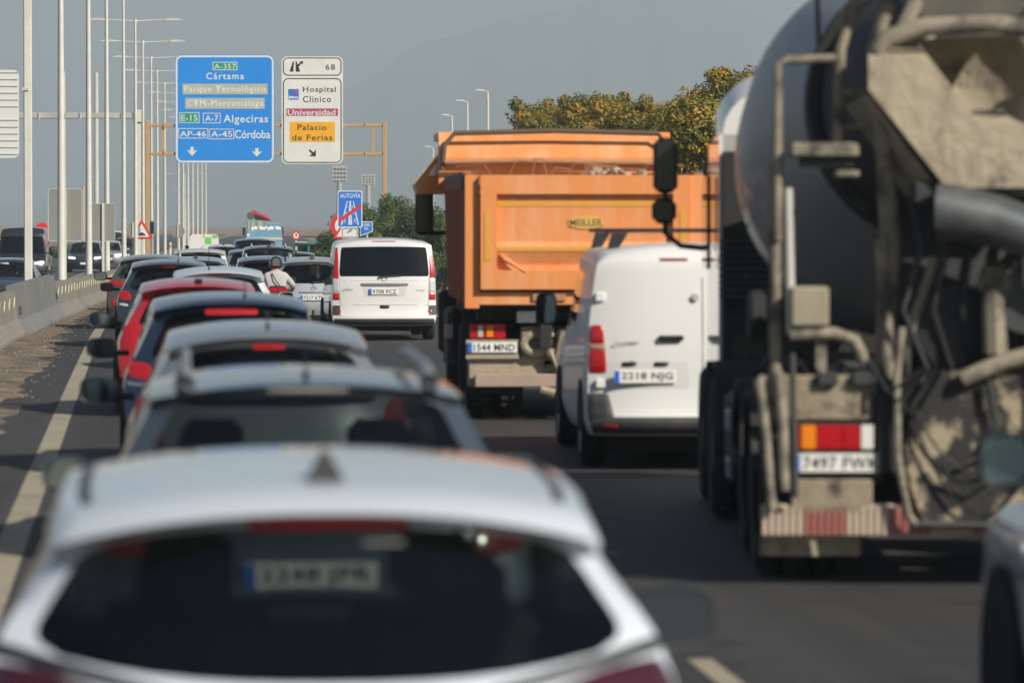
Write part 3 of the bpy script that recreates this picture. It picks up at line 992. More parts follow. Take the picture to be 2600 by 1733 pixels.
# ================================================================ vehicles
NC = 17
def crom(keys, ns):
    """smooth rows through the key rows (tuples), ns[i] steps from key i to i+1"""
    out = []
    K = len(keys)
    L = len(keys[0])
    def tan(i, c):
        if i == 0 or i == K - 1: return 0.0 if False else (keys[min(i + 1, K - 1)][c] - keys[max(i - 1, 0)][c]) * .5
        a = keys[i][c] - keys[i - 1][c]; b = keys[i + 1][c] - keys[i][c]
        if a * b <= 0: return 0.0
        return 2 * a * b / (a + b)
    for i in range(K - 1):
        for s in range(ns[i]):
            t = s / ns[i]
            h0 = 2 * t ** 3 - 3 * t ** 2 + 1; h1 = t ** 3 - 2 * t ** 2 + t; h2 = -2 * t ** 3 + 3 * t ** 2; h3 = t ** 3 - t ** 2
            out.append(tuple(h0 * keys[i][c] + h1 * tan(i, c) + h2 * keys[i + 1][c] + h3 * tan(i + 1, c) for c in range(L)))
    out.append(tuple(keys[-1]))
    return out

TS = [0, .05, .11, .18, .26, .34, .42, .49, .53, .6, .68, .76, .84, .91, .96, 1]
NS_ = [2, 2, 2, 2, 4, 10, 2, 2]      # row steps between the nine key rows

class Shell:
    """closed car shell: nine key rows up the tail and up the nose (y, z, half width, corner set-back, edge drop, glass half width share)"""
    def __init__(s, L, rear, front, bulge=.02, arch=.03, gr=.06, ns=None):
        s.L = L
        s.ns = ns or NS_
        s.rr = crom(rear, s.ns)
        s.fr = crom(front, s.ns)
        s.j0 = sum(s.ns[:5]); s.j1 = sum(s.ns[:6])
        s.bulge, s.arch, s.gr = bulge, arch, gr
    def ug(s, row, j):
        u = row[5]
        if s.j0 <= j <= s.j1:
            q = 2 * (j - s.j0) / (s.j1 - s.j0) - 1
            u *= 1 - s.gr * abs(q) ** 6
        return u
    def us(s, row, j):
        g = s.ug(row, j)
        a = [-1, -1 + (1 - g) * .5]
        b = [-g + 2 * g * k / (NC - 5) for k in range(NC - 4)]
        return a + b + [1 - (1 - g) * .5, 1]
    def pt(s, row, u, rear):
        y = row[0] + row[3] * abs(u) ** 3.2
        return Vector((u * row[2], y if rear else s.L - y, row[1] - row[4] * abs(u) ** 2.4))
    def row_pts(s, j, rear):
        row = (s.rr if rear else s.fr)[j]
        return [s.pt(row, u, rear) for u in s.us(row, j)]
    def side(s, j, sg):
        a = s.pt(s.rr[j], sg, True); b = s.pt(s.fr[j], sg, False)
        n = len(s.rr) - 1
        ar = s.arch * max(0, (j - s.j1) / max(1, n - s.j1))
        out = []
        for t in TS:
            p = a.lerp(b, t)
            k = 4 * t * (1 - t)
            p.x += sg * s.bulge * min(1, k * 1.5)
            p.z += ar * k
            out.append(p)
        return out
    def surf(s, x, z, rear=True):
        """point on the tail (or nose) surface at sideways x and height z"""
        rows = s.rr if rear else s.fr
        best = None
        for a, b in zip(rows, rows[1:]):
            ua = max(-1, min(1, x / a[2])); ub = max(-1, min(1, x / b[2]))
            za = a[1] - a[4] * abs(ua) ** 2.4; zb = b[1] - b[4] * abs(ub) ** 2.4
            if za <= z <= zb and zb - za > 1e-6:
                t = (z - za) / (zb - za)
                ya = a[0] + a[3] * abs(ua) ** 3.2; yb = b[0] + b[3] * abs(ub) ** 3.2
                best = ya + (yb - ya) * t
                break
        if best is None:
            best = rows[0][0] if z < rows[0][1] else rows[-1][0]
        return Vector((x, best if rear else s.L - best, z))
    def build(s, root, paint_m, glass_m, rear_glass=True, side_glass='both', seats=True, mid=True, cabin_m=None, front_glass_m=None):
        body, rg, fg, sgl, sgr = MB(), MB(), MB(), MB(), MB()
        n = len(s.rr)
        R_ = [s.row_pts(j, True) for j in range(n)]
        F_ = [s.row_pts(j, False) for j in range(n)]
        for P, gm, is_r in ((R_, rg, True), (F_, fg, False)):
            for j in range(n - 1):
                for k in range(NC - 1):
                    isg = s.j0 <= j < s.j1 and 2 <= k < NC - 3 and (rear_glass or not is_r)
                    (gm if isg else body).add([P[j][k], P[j][k + 1], P[j + 1][k + 1], P[j + 1][k]], [(0, 1, 2, 3)])
        for sg, gm in ((-1, sgl), (1, sgr)):
            SD = [s.side(j, sg) for j in range(n)]
            for j in range(n - 1):
                for i in range(len(TS) - 1):
                    t0, t1 = TS[i], TS[i + 1]
                    isg = s.j0 + 1 <= j < s.j1 - 1
                    isg = isg and ((t0 >= .52 and t1 <= .97) or (side_glass == 'both' and t0 >= .04 and t1 <= .50))
                    (gm if isg else body).add([SD[j][i], SD[j][i + 1], SD[j + 1][i + 1], SD[j + 1][i]], [(0, 1, 2, 3)])
        roof = []
        a, b = R_[-1], F_[-1]
        for i, t in enumerate(TS):
            k4 = 4 * t * (1 - t)
            row = []
            for k in range(NC):
                p = a[k].lerp(b[k], t)
                u = p.x / max(.01, abs(a[-1].x + (b[-1].x - a[-1].x) * t))
                p.x += s.bulge * min(1, k4 * 1.5) * u
                p.z += s.arch * k4
                row.append(p)
            roof.append(row)
        body.grid(roof)
        s.roof = roof
        parts = {}
        parts['body'] = body.build('body', paint_m, root, 38)
        if rear_glass: parts['rear_window'] = rg.build('rear_window', glass_m, root, 40)
        parts['windscreen'] = fg.build('windscreen', front_glass_m or M_glass, root, 40)
        for gm in (sgl, sgr):
            gm.build('side_window', glass_m if side_glass == 'both' else M_glass, root, 40)
        cm = cabin_m or M_cabin
        hl = MB().grid([[p + Vector((0, 0, -.03)) for p in r] for r in roof])
        hl.build('headliner', cm, root, 40)
        zb = s.rr[s.j0][1]
        wd = s.rr[s.j0][2] - .05
        MB().b2(-wd, wd, s.rr[s.j0][0] + .35, s.L - s.fr[s.j0][0] - .05, zb - .42, zb - .40).build('cabin_floor', cm, root)
        dy = s.L - s.fr[s.j0][0]
        zf = s.fr[s.j0][1]
        MB().b2(-wd + .02, wd - .02, dy - .45, dy + .02, zf - .25, zf - .03, .05).build('dashboard', cm, root)
        wl, fl = wd - .02, zb - .40
        MB().tube([(-.36 + .19 * math.cos(a * math.pi / 6), dy - .55 - .05 * math.sin(a * math.pi / 6), zf - .08 + .19 * math.sin(a * math.pi / 6)) for a in range(13)], .016, 6, False).build('steering_wheel', M_black, root)
        if seats:
            ztop = s.rr[s.j1][1]
            for yy, xs in ((dy - 1.35, (-.36, .36)), (dy - 2.25, (-.38, 0, .38) if mid else (-.38, .38))):
                if yy < s.rr[s.j0][0] + .45: continue
                for x in xs:
                    w_ = .24 if yy > dy - 2 else .2
                    st = MB()
                    st.prism([(yy - .06, fl + .02), (yy + .12, fl + .02), (yy - .02, zb + .06), (yy - .12, zb + .06)], x - w_, x + w_, 'x')
                    o = st.build('seat', M_seat, root)
                    MB().box((x, yy - .10, min(zb + .17, ztop - .2)), (.27, .10, .19), Matrix.Rotation(-.15, 3, 'X'), .045).build('headrest', M_seat, o)
        return parts

WHEELS = {}
def wheel_meshes(r, wd, style=0):
    key = (r, wd, style)
    if key in WHEELS: return WHEELS[key]
    h = wd / 2
    ty = MB().lathe([(r * .66, -h * .9), (r * .9, -h), (r * .98, -h * .72), (r, -h * .4), (r, h * .4), (r * .98, h * .72), (r * .9, h), (r * .66, h * .9)], (0, 0, 0), 'x', 28, False).mesh('tyre', 50)
    ty.materials.append(M_tyre)
    rm = MB()
    rm.lathe([(r * .67, -h * .9), (r * .62, -h * .5), (r * .6, h * .3), (r * .62, h * .75), (r * .67, h * .9)], (0, 0, 0), 'x', 28, False)
    rm.lathe([(.0, h * .1), (r * .6, h * .12)], (0, 0, 0), 'x', 28, False)
    rm.lathe([(r * .16, h * .1), (r * .16, h * .72), (.001, h * .75)], (0, 0, 0), 'x', 12, False)
    for q in range(5):
        a = 2 * math.pi * q / 5
        for da in (-.11, .11):
            p0 = (h * .62, r * .12 * math.cos(a), r * .12 * math.sin(a))
            p1 = (h * .72, r * .63 * math.cos(a + da), r * .63 * math.sin(a + da))
            rm.tube([p0, p1], r * .05, 5)
    rmm = rm.mesh('rim', 40)
    rmm.materials.append(M_rim)
    WHEELS[key] = (ty, rmm)
    return WHEELS[key]

def add_wheel(root, x, y, r, wd=.2, arch=True):
    ty, rm = wheel_meshes(round(r, 3), wd)
    wr = bpy.data.objects.new('wheel', ty)
    C.objects.link(wr)
    wr.parent = root
    wr.location = (x, y, r)
    wr.rotation_euler = (0, 0, 0 if x > 0 else math.pi)
    wr.data = ty
    inst(rm, 'rim', wr)
    return wr

def patch(root, shell, quad, material, name, rear=True, off=.006, n=8, rnd=.25, sg=1, th=.03):
    """lamp or panel laid on the tail surface; quad = bottom-left, bottom-right, top-right, top-left in (x, z)"""
    m = MB()
    rows, back = [], []
    for a in range(n + 1):
        v = a / n * 2 - 1
        rw, bk = [], []
        for b in range(n + 1):
            u = b / n * 2 - 1
            uu = u * math.sqrt(max(0, 1 - rnd * v * v * .5)); vv = v * math.sqrt(max(0, 1 - rnd * u * u * .5))
            U, V = (uu + 1) / 2, (vv + 1) / 2
            x = (quad[0][0] * (1 - U) + quad[1][0] * U) * (1 - V) + (quad[3][0] * (1 - U) + quad[2][0] * U) * V
            z = (quad[0][1] * (1 - U) + quad[1][1] * U) * (1 - V) + (quad[3][1] * (1 - U) + quad[2][1] * U) * V
            p = shell.surf(x * sg, z, rear)
            edge = max(abs(u), abs(v))
            d = off * (1 if edge < .99 else .35)
            rw.append(p + Vector((0, -d if rear else d, 0)))
            bk.append(p + Vector((0, th if rear else -th, 0)))
        rows.append(rw); back.append(bk)
    m.grid(rows)
    # rim
    def ed(g): return g[0] + [r[-1] for r in g[1:]] + g[-1][-2::-1] + [r[0] for r in g[-2:0:-1]]
    m.grid([ed(rows), ed(back)], True)
    return m.build(name, material, root, 45)

def mirrors(root, y, z, hw, pm, w_=.24, h_=.16, both=True):
    for s in (-1, 1):
        mm = MB()
        cx = s * (hw + .06 + w_ / 2)
        rows = []
        for yy, k in ((-.052, .86), (-.06, .95), (-.04, 1.0), (.02, .97), (.06, .82), (.085, .55), (.095, .2)):
            rows.append([(cx + w_ / 2 * k * abs(math.cos(a)) ** .55 * (1 if math.cos(a) > 0 else -1), y + yy, z + h_ / 2 * k * abs(math.sin(a)) ** .55 * (1 if math.sin(a) > 0 else -1)) for a in [2 * math.pi * q / 24 for q in range(24)]])
        mm.grid(rows, True)
        mm.add(rows[-1], [tuple(range(24))])
        mm.box((s * (hw + .03), y + .02, z - h_ * .25), (.16, .06, .05), None, .015)
        o = mm.build('mirror', pm, root, 60)
        MB().add([(cx + (p[0] - cx) * .985, y - .050, z + (p[2] - z) * .985) for p in rows[0]], [tuple(range(24))]).build('mirror_glass', M_mirror, o)

def fin(root, y, z, m=None, h=.075):
    q = [(y - .03, z, .055), (y + .16, z, .02), (y + .05, z + h * .75, .012), (y, z + h, .008)]
    mm = MB().add([(s * w_, a, b) for s in (-1, 1) for a, b, w_ in q], [(0, 1, 2, 3), (7, 6, 5, 4), (0, 4, 5, 1), (1, 5, 6, 2), (2, 6, 7, 3), (3, 7, 4, 0)])
    return mm.build('antenna', m or M_black, root)

def whip(root, x, y, z, h=.35, lean=-.12):
    mm = MB().tube([(x, y, z - .02), (x, y, z + .03)], .014, 8).tube([(x, y, z), (x, y + lean, z + h)], [.006, .004], 5)
    return mm.build('antenna', M_black, root)

def wiper(root, sh, x0, z0, x1, z1):
    a, b = sh.surf(x0, z0), sh.surf(x1, z1)
    MB().tube([a + Vector((0, -.03, 0)), b + Vector((0, -.03, 0))], .012, 6).tube([a + Vector((0, .02, 0)), a + Vector((0, -.05, 0))], .022, 8).build('wiper', M_black, root)

def finish(root, sh, W, wb0, wb1, r, tw=.21, arch=True):
    """wheels, dark arches, sills and underbody"""
    for y in (wb0, wb1):
        for s in (-1, 1):
            xo = abs(sh.side(sum(sh.ns[:2]), s)[6].x) + .002
            if arch:
                m = MB()
                N_ = 18
                a = [(y + (r + .065) * math.cos(math.pi * k / N_), r + .01 + (r + .065) * math.sin(math.pi * k / N_)) for k in range(N_ + 1)]
                a = [(y + r + .065, sh.rr[0][1] + .0)] + a + [(y - r - .065, sh.rr[0][1] + .0)]
                m.prism(a, s * (xo - .05), s * (xo + .006), 'x')
                m.build('wheel_arch', M_under, root)
            add_wheel(root, s * (xo + .012 - tw / 2), y, r, tw)
    MB().b2(-W * .82, W * .82, .32, sh.L - .35, .17, .32).build('underbody', M_under, root)

def at_road(px, d, z=0.0):
    p = at(px, d)
    p.z = z
    return p

# ---- key rows for the common body types: (y, z, half width, corner, drop, glass share)
def hatch_rows(W, H, zb=.95, rake=.30, tuck=.16, rw=.66, gl=.86, c=.18, sp=.06, bdrop=-.05, tdrop=.06, gw=.90, hg=.13):
    zt = H - hg
    return [(.12, .22, .90 * W, .14, 0, gl), (.02, .36, .97 * W, .16, 0, gl), (.0, .52, .995 * W, c, 0, gl), (.035, .68, W, c + .01, -.0, gl),
            (tuck * .6, .82, .985 * W, c + .02, bdrop * .4, gl), (tuck, zb, gw * W, c + .03, bdrop, gl * .985),
            (tuck + rake, zt, (rw + .04) * W, c * .8, tdrop, gl * .94), (tuck + rake - sp, H - hg * .58, (rw + .03) * W, c * .6, tdrop, gl * .94), (tuck + rake + .07, H - .035, rw * W, c * .5, tdrop + .01, gl * .94)]
def nose_rows(W, H, zb=.93, hood=1.0, rakef=.80, rw=.66, hz_=.70, gl=.93):
    return [(.14, .20, .86 * W, .22, 0, .86), (.03, .34, .95 * W, .26, 0, .86), (.0, .50, .98 * W, .28, 0, .86), (.07, hz_, .97 * W, .26, .02, .86),
            (hood * .6, hz_ + .14, .94 * W, .10, .04, .86), (hood, zb, .90 * W, .10, .05, gl),
            (hood + rakef, H - .11, (rw + .05) * W, .08, .05, gl), (hood + rakef + .05, H - .07, (rw + .03) * W, .06, .05, gl), (hood + rakef + .15, H - .035, rw * W, .05, .06, gl)]

def lamp_pair(root, sh, quad, m1, name, rear=True, **kw):
    out = []
    for sg in (-1, 1):
        q = quad if sg == 1 else quad
        out.append(patch(root, sh, q, m1, name, rear, sg=sg, **kw))
    return out

def front_face(root, sh, W, lit=True, hz_=.66, plate_txt=None, grille=True, gm=None):
    lamp_pair(root, sh, [(.50 * W, hz_ - .05), (.90 * W, hz_), (.88 * W, hz_ + .09), (.52 * W, hz_ + .05)], M_headlit if lit else M_clear, 'headlight', False, n=5, rnd=.5)
    if grille:
        patch(root, sh, [(-.40 * W, hz_ - .10), (.40 * W, hz_ - .10), (.45 * W, hz_ + .03), (-.45 * W, hz_ + .03)], gm or M_black, 'grille', False, n=5, rnd=.2)
    patch(root, sh, [(-.62 * W, .27), (.62 * W, .27), (.55 * W, .38), (-.55 * W, .38)], M_black, 'lower_grille', False, n=5, rnd=.3)
    p = sh.surf(0, .46, False)
    q = bpy.data.objects.new('x', None)
    pl = MB().box((0, 0, 0), (.5, .012, .11), None, .004).build('number_plate', M_plate, root)
    pl.location = (p.x, p.y + .012, p.z)
    MB().box((.23, .008, 0), (.04, .004, .10)).build('blue_band', M_eu, pl)

def car(name, label, cat, px, d, spec, flip=False, rz=None, z=0.0, group=None):
    """places a car with its tail centre at photo column px and distance d"""
    p = at_road(px, d, z)
    p.z += dip(p.y)
    a = heading(p.y) if rz is None else rz
    if flip:
        a += math.pi
    t = thing(name, label, cat, p, a, group)
    spec(t)
    return t
# ---------------------------------------------------------------- queue in the left lane
# 1  white hatchback right ahead
def spec_white(t):
    W, H, L = .93, 1.475, 4.36
    P = paint('pearl_white', (.56, .61, .66), .0, .28)
    rear = [(.12, .22, .92 * W, .14, 0, .86), (.02, .36, .97 * W, .16, 0, .86), (.0, .52, .995 * W, .20, 0, .86), (.035, .66, W, .22, 0, .86),
            (.09, .82, .985 * W, .24, -.02, .86), (.16, .925, .92 * W, .26, -.10, .92),
            (.44, 1.315, .785 * W, .22, .10, .88), (.37, 1.345, .78 * W, .17, .095, .85), (.56, 1.40, .745 * W, .10, .075, .85)]
    sh = Shell(L, rear, nose_rows(W, H - .02, .87, 1.0, .85, .72, .64), .025, .03, gr=.12)
    sh.build(t, P, M_glass, mid=False)
    finish(t, sh, W, .86, L - .88, .325)
    # dark glass surround
    patch(t, sh, [(-.21, 1.302), (.21, 1.302), (.21, 1.330), (-.21, 1.330)], M_red, 'third_brake_light', True, off=.012, n=4, rnd=.05)
    for sg in (-1, 1):
        patch(t, sh, [(.50 * W, .74), (.985 * W, .78), (.955 * W, .99), (.56 * W, .90)], mat('smoked_red', (.045, .004, .010), .15, 0, 1.0), 'taillight', True, sg=sg, rnd=.6, off=.012)
        patch(t, sh, [(.42 * W, .885), (.945 * W, .985), (.93 * W, 1.02), (.42 * W, .91)], M_black, 'lamp_surround', True, sg=sg, rnd=.2, off=.008)
        # black roof channels
        pts = [sh.roof[i][1 if sg < 0 else NC - 2] + Vector((0, 0, .004)) for i in range(1, 13)]
        m = MB()
        m.grid([[p + Vector((-.016 - .02 * sg, 0, .004)), p + Vector((.016 - .02 * sg, 0, .004))] for p in pts])
        m.grid([[p + Vector((-.016 - .02 * sg, 0, .004)), p + Vector((-.017 - .02 * sg, 0, -.012))] for p in pts])
        m.grid([[p + Vector((.016 - .02 * sg, 0, .004)), p + Vector((.017 - .02 * sg, 0, -.012))] for p in pts])
        m.build('roof_strip', M_black, t)
    fin(t, .72, sh.roof[2][8].z - .005, M_black, .085)
    patch(t, sh, [(.09, 1.262), (.20, 1.262), (.195, 1.272), (.09, 1.272)], mat('sticker', (.10, .105, .10), .5), 'window_sticker', True, off=.004, n=3, rnd=.1, th=.003)
    patch(t, sh, [(-.62 * W, .25), (.62 * W, .25), (.66 * W, .42), (-.66 * W, .42)], M_trim, 'bumper', True, rnd=.25)
    patch(t, sh, [(-.05, .80), (.05, .80), (.05, .88), (-.05, .88)], M_chrome, 'badge', True, rnd=.9, off=.014, n=6)
    number_plate(t, '4381 LKM', 0, -.012, .62)
    mirrors(t, 2.55, .87, .95, M_trim, .28, .20)
car('white_hatchback', 'white hatchback with shark fin antenna and lit red roof brake light strip', 'car', 848, 10.7, spec_white, rz=R(-.5))

# 2  grey estate with roof rails
M_deep = mat('deep_red_lens', (.20, .006, .010), .15, 0, 1.0)
def spec_estate(t):
    W, H, L = .90, 1.50, 4.55
    P = paint('slate_grey', (.055, .075, .10), .3, .3)
    rear = hatch_rows(W, H, .98, .30, .14, .66, .90, .16, .03, -.02, .055, .90, hg=.085)
    sh = Shell(L, rear, nose_rows(W, H, .90, 1.05, .85, .66, .66), .02, .025, gr=.14)
    sh.build(t, P, M_glass, mid=False)
    finish(t, sh, W, .92, L - .9, .33)
    patch(t, sh, [(-.16, H - .085), (.16, H - .085), (.17, H - .062), (-.17, H - .062)], mat('clear_brake_lens', (.30, .30, .29), .3), 'third_brake_light', True, off=.012, n=4, rnd=.3)
    for sg in (-1, 1):
        patch(t, sh, [(.68 * W, .78), (.97 * W, .80), (.88 * W, 1.16), (.80 * W, 1.14)], M_deep, 'taillight', True, sg=sg, rnd=.5, off=.012)
        x = .475
        z = sh.roof[2][8].z - .055
        pts = [(sg * (x + .02), .55, z + .0), (sg * (x + .015), .60, z + .07), (sg * (x + .01), .75, z + .105), (sg * x, 1.8, z + .13), (sg * x, 2.4, z + .10)]
        o = MB().tube(pts, [.034, .034, .022, .018, .018], 8).build('roof_rail', mat('rail_alloy', (.30, .31, .32), .4, .6), t, 50)
        MB().lathe([(.032, -.012), (.036, 0), (.02, .01)], (sg * (x + .02), .54, z + .04), 'y', 12).build('end_cap', M_black, o)
    whip(t, 0, .62, sh.roof[1][8].z, .16, -.05)
    number_plate(t, '2248 JPR', 0, .04, .72)
    patch(t, sh, [(-.62 * W, .25), (.62 * W, .25), (.66 * W, .46), (-.66 * W, .46)], M_trim, 'bumper', True, rnd=.25)
    wiper(t, sh, .0, 1.03, .3, 1.06)
    mirrors(t, 2.75, .97, .84, P, .22, .15)
car('grey_estate_car', 'slate grey estate car with raised roof rail ends and stub antenna', 'car', 790, 16.6, spec_estate, rz=R(-.3))

# 3  silver hatch
def spec_silver(t):
    W, H, L = .88, 1.46, 4.25
    P = paint('silver', (.24, .26, .285), .4, .28)
    sh = Shell(L, hatch_rows(W, H, .97, .34, .16, .665, .88, .18, .05, -.03, .075), nose_rows(W, H), .02, .05, gr=.12)
    sh.build(t, P, M_glass)
    finish(t, sh, W, .85, L - .86, .315)
    patch(t, sh, [(-.10, H - .145), (.10, H - .145), (.10, H - .115), (-.10, H - .115)], M_redlit, 'third_brake_light', True, off=.01, n=4, rnd=.3)
    for sg in (-1, 1):
        patch(t, sh, [(.72 * W, .72), (.985 * W, .74), (.92 * W, 1.05), (.82 * W, 1.0)], M_deep, 'taillight', True, sg=sg, rnd=.5, off=.012)
    for sg in (-1, 1):
        patch(t, sh, [(.76 * W, .84), (.92 * W, .84), (.90 * W, .92), (.78 * W, .92)], M_redlit, 'brake_light', True, sg=sg, rnd=.9, off=.018, n=5)
    whip(t, .0, .72, sh.roof[1][8].z, .12, -.03)
    number_plate(t, '6053 HTB', 0, -.01, .62)
    patch(t, sh, [(-.62 * W, .25), (.62 * W, .25), (.66 * W, .44), (-.66 * W, .44)], M_trim, 'bumper', True, rnd=.25)
    mirrors(t, 2.62, .98, .87, M_black, .26, .17)
car('silver_hatchback', 'silver hatchback with bright roof lip and short roof antenna', 'car', 690, 26.0, spec_silver, rz=R(.3))

# 4  dark blue hatch
def spec_blue(t):
    W, H, L = .89, 1.50, 4.2
    P = paint('night_blue', (.022, .045, .085), .5, .25)
    sh = Shell(L, hatch_rows(W, H, .96, .36, .16, .69, .88, .18, .05, -.02, .07), nose_rows(W, H, .93, 1.0, .8, .69), .02, .05, gr=.12)
    sh.build(t, P, M_glassdark)
    finish(t, sh, W, .85, L - .86, .32)
    patch(t, sh, [(-.22, H - .165), (.22, H - .165), (.22, H - .118), (-.22, H - .118)], M_redlit, 'third_brake_light', True, off=.012, n=4, rnd=.2)
    for sg in (-1, 1):
        patch(t, sh, [(.70 * W, .80), (.975 * W, .82), (.955 * W, .96), (.76 * W, .94)], M_redlit, 'taillight', True, sg=sg, rnd=.6, off=.014)
        patch(t, sh, [(.70 * W, .745), (.975 * W, .765), (.975 * W, .80), (.70 * W, .78)], M_chrome, 'reversing_light', True, sg=sg, rnd=.3, off=.012, n=4)
    whip(t, .12, .75, sh.roof[1][8].z, .14, -.03)
    number_plate(t, '8174 GCV', 0, -.01, .62)
    patch(t, sh, [(-.62 * W, .25), (.62 * W, .25), (.66 * W, .44), (-.66 * W, .44)], M_trim, 'bumper', True, rnd=.25)
    mirrors(t, 2.6, 1.0, .88, M_black, .27, .18)
car('dark_blue_hatchback', 'dark blue hatchback with wide lit red brake light above its rear window', 'car', 592, 35.0, spec_blue, rz=R(.5))

# 5  red hatch
def spec_red(t):
    W, H, L = .87, 1.48, 4.05
    P = paint('bright_red', (.42, .012, .018), .0, .25)
    sh = Shell(L, hatch_rows(W, H, .97, .32, .15, .67, .88, .17, .10, -.02, .065), nose_rows(W, H), .02, .05, gr=.12)
    sh.build(t, P, M_glassdark)
    finish(t, sh, W, .82, L - .84, .31)
    patch(t, sh, [(-.20, H - .115), (.20, H - .115), (.20, H - .095), (-.20, H - .095)], mat('dark_red', (.2, .008, .01), .3), 'third_brake_light', True, off=.01, n=4, rnd=.3)
    for sg in (-1, 1):
        patch(t, sh, [(.78 * W, .72), (.985 * W, .74), (.93 * W, 1.0), (.84 * W, .98)], M_redlit, 'taillight', True, sg=sg, rnd=.5, off=.012)
    mm = MB().box((0, .56, sh.roof[1][8].z + .01), (.09, .12, .05), None, .02).build('antenna', M_black, t)
    number_plate(t, '5127 FGD', 0, -.01, .6)
    patch(t, sh, [(-.62 * W, .25), (.62 * W, .25), (.66 * W, .44), (-.66 * W, .44)], M_trim, 'bumper', True, rnd=.25)
    mirrors(t, 2.5, 1.0, .86, M_black, .26, .17)
car('red_hatchback', 'bright red hatchback with roof spoiler', 'car', 508, 46.0, spec_red, rz=R(1.0))

# 6  white hatch with spoiler
def spec_white2(t):
    W, H, L = .87, 1.46, 4.1
    P = paint('polar_white', (.58, .62, .66), .0, .3)
    sh = Shell(L, hatch_rows(W, H, .97, .32, .15, .70, .88, .17, .12, -.02, .085), nose_rows(W, H, .93, 1, .8, .7), .02, .05, gr=.12)
    sh.build(t, P, M_glassdark)
    finish(t, sh, W, .82, L - .84, .31)
    patch(t, sh, [(-.17, H - .112), (.17, H - .112), (.17, H - .088), (-.17, H - .088)], M_redlit, 'third_brake_light', True, off=.012, n=4, rnd=.3)
    for sg in (-1, 1):
        patch(t, sh, [(.78 * W, .72), (.985 * W, .74), (.93 * W, 1.0), (.84 * W, .98)], M_red, 'taillight', True, sg=sg, rnd=.5, off=.012)
    whip(t, -.15, .62, sh.roof[1][8].z, .32, -.1)
    number_plate(t, '3390 KDN', 0, -.01, .6)
    patch(t, sh, [(-.62 * W, .25), (.62 * W, .25), (.66 * W, .44), (-.66 * W, .44)], M_trim, 'bumper', True, rnd=.25)
    mirrors(t, 2.5, 1.0, .86, P)
car('white_spoiler_hatchback', 'white hatchback with roof spoiler and whip antenna ahead of the red car', 'car', 560, 61.0, spec_white2, rz=R(.4))

# 7  dark hatch with green tinted glass
def spec_dark(t):
    W, H, L = .90, 1.49, 4.3
    P = paint('blue_black', (.045, .06, .08), .5, .28)
    sh = Shell(L, hatch_rows(W, H, .98, .34, .15, .68, .90, .17, .06, -.02, .06), nose_rows(W, H), .02, .05, gr=.12)
    sh.build(t, P, M_glass)
    finish(t, sh, W, .86, L - .86, .32)
    patch(t, sh, [(-.14, H - .13), (.14, H - .13), (.14, H - .105), (-.14, H - .105)], M_redlit, 'third_brake_light', True, off=.012, n=4, rnd=.3)
    for sg in (-1, 1):
        patch(t, sh, [(.72 * W, .80), (.985 * W, .82), (.95 * W, .98), (.76 * W, .97)], M_redlit, 'taillight', True, sg=sg, rnd=.8, off=.014)
        patch(t, sh, [(.78 * W, .70), (.97 * W, .72), (.97 * W, .77), (.80 * W, .75)], M_clear, 'reversing_light', True, sg=sg, rnd=.8, off=.012, n=4)
    whip(t, .15, .6, sh.roof[1][8].z, .45, -.05)
    number_plate(t, '7746 JRS', 0, -.01, .62)
    patch(t, sh, [(-.62 * W, .25), (.62 * W, .25), (.66 * W, .44), (-.66 * W, .44)], M_trim, 'bumper', True, rnd=.25)
    mirrors(t, 2.6, 1.0, .89, M_black)
car('dark_hatchback', 'blue black hatchback with a tall whip antenna and lit tail lights', 'car', 432, 73.0, spec_dark, rz=R(.6))

# 8  grey SUV by the barrier
def spec_suv(t):
    W, H, L = .92, 1.52, 4.45
    P = paint('bronze_grey', (.13, .125, .115), .5, .3)
    sh = Shell(L, hatch_rows(W, H, 1.04, .32, .13, .68, .90, .16, .08, -.02, .06), nose_rows(W, H, 1.0, 1.0, .8, .68, .76), .02, .05, gr=.12)
    sh.build(t, P, M_glass)
    finish(t, sh, W, .86, L - .9, .35)
    for sg in (-1, 1):
        patch(t, sh, [(.52 * W, .90), (.985 * W, .88), (.95 * W, 1.02), (.56 * W, .965)], M_redlit, 'taillight', True, sg=sg, rnd=.3, off=.016)
        patch(t, sh, [(.80 * W, .46), (.90 * W, .46), (.92 * W, .62), (.84 * W, .62)], M_redlit, 'fog_light', True, sg=sg, rnd=.3, off=.014, n=4)
    number_plate(t, '0968 LVT', 0, -.005, .70)
    patch(t, sh, [(-.62 * W, .25), (.62 * W, .25), (.72 * W, .52), (-.72 * W, .52)], M_trim, 'bumper', True, rnd=.25)
    mirrors(t, 2.7, 1.06, .91, M_black, .28, .19)
car('grey_suv', 'bronze grey SUV with lit tail lights keeping close to the barrier', 'car', 386, 88.0, spec_suv, rz=R(-.6))

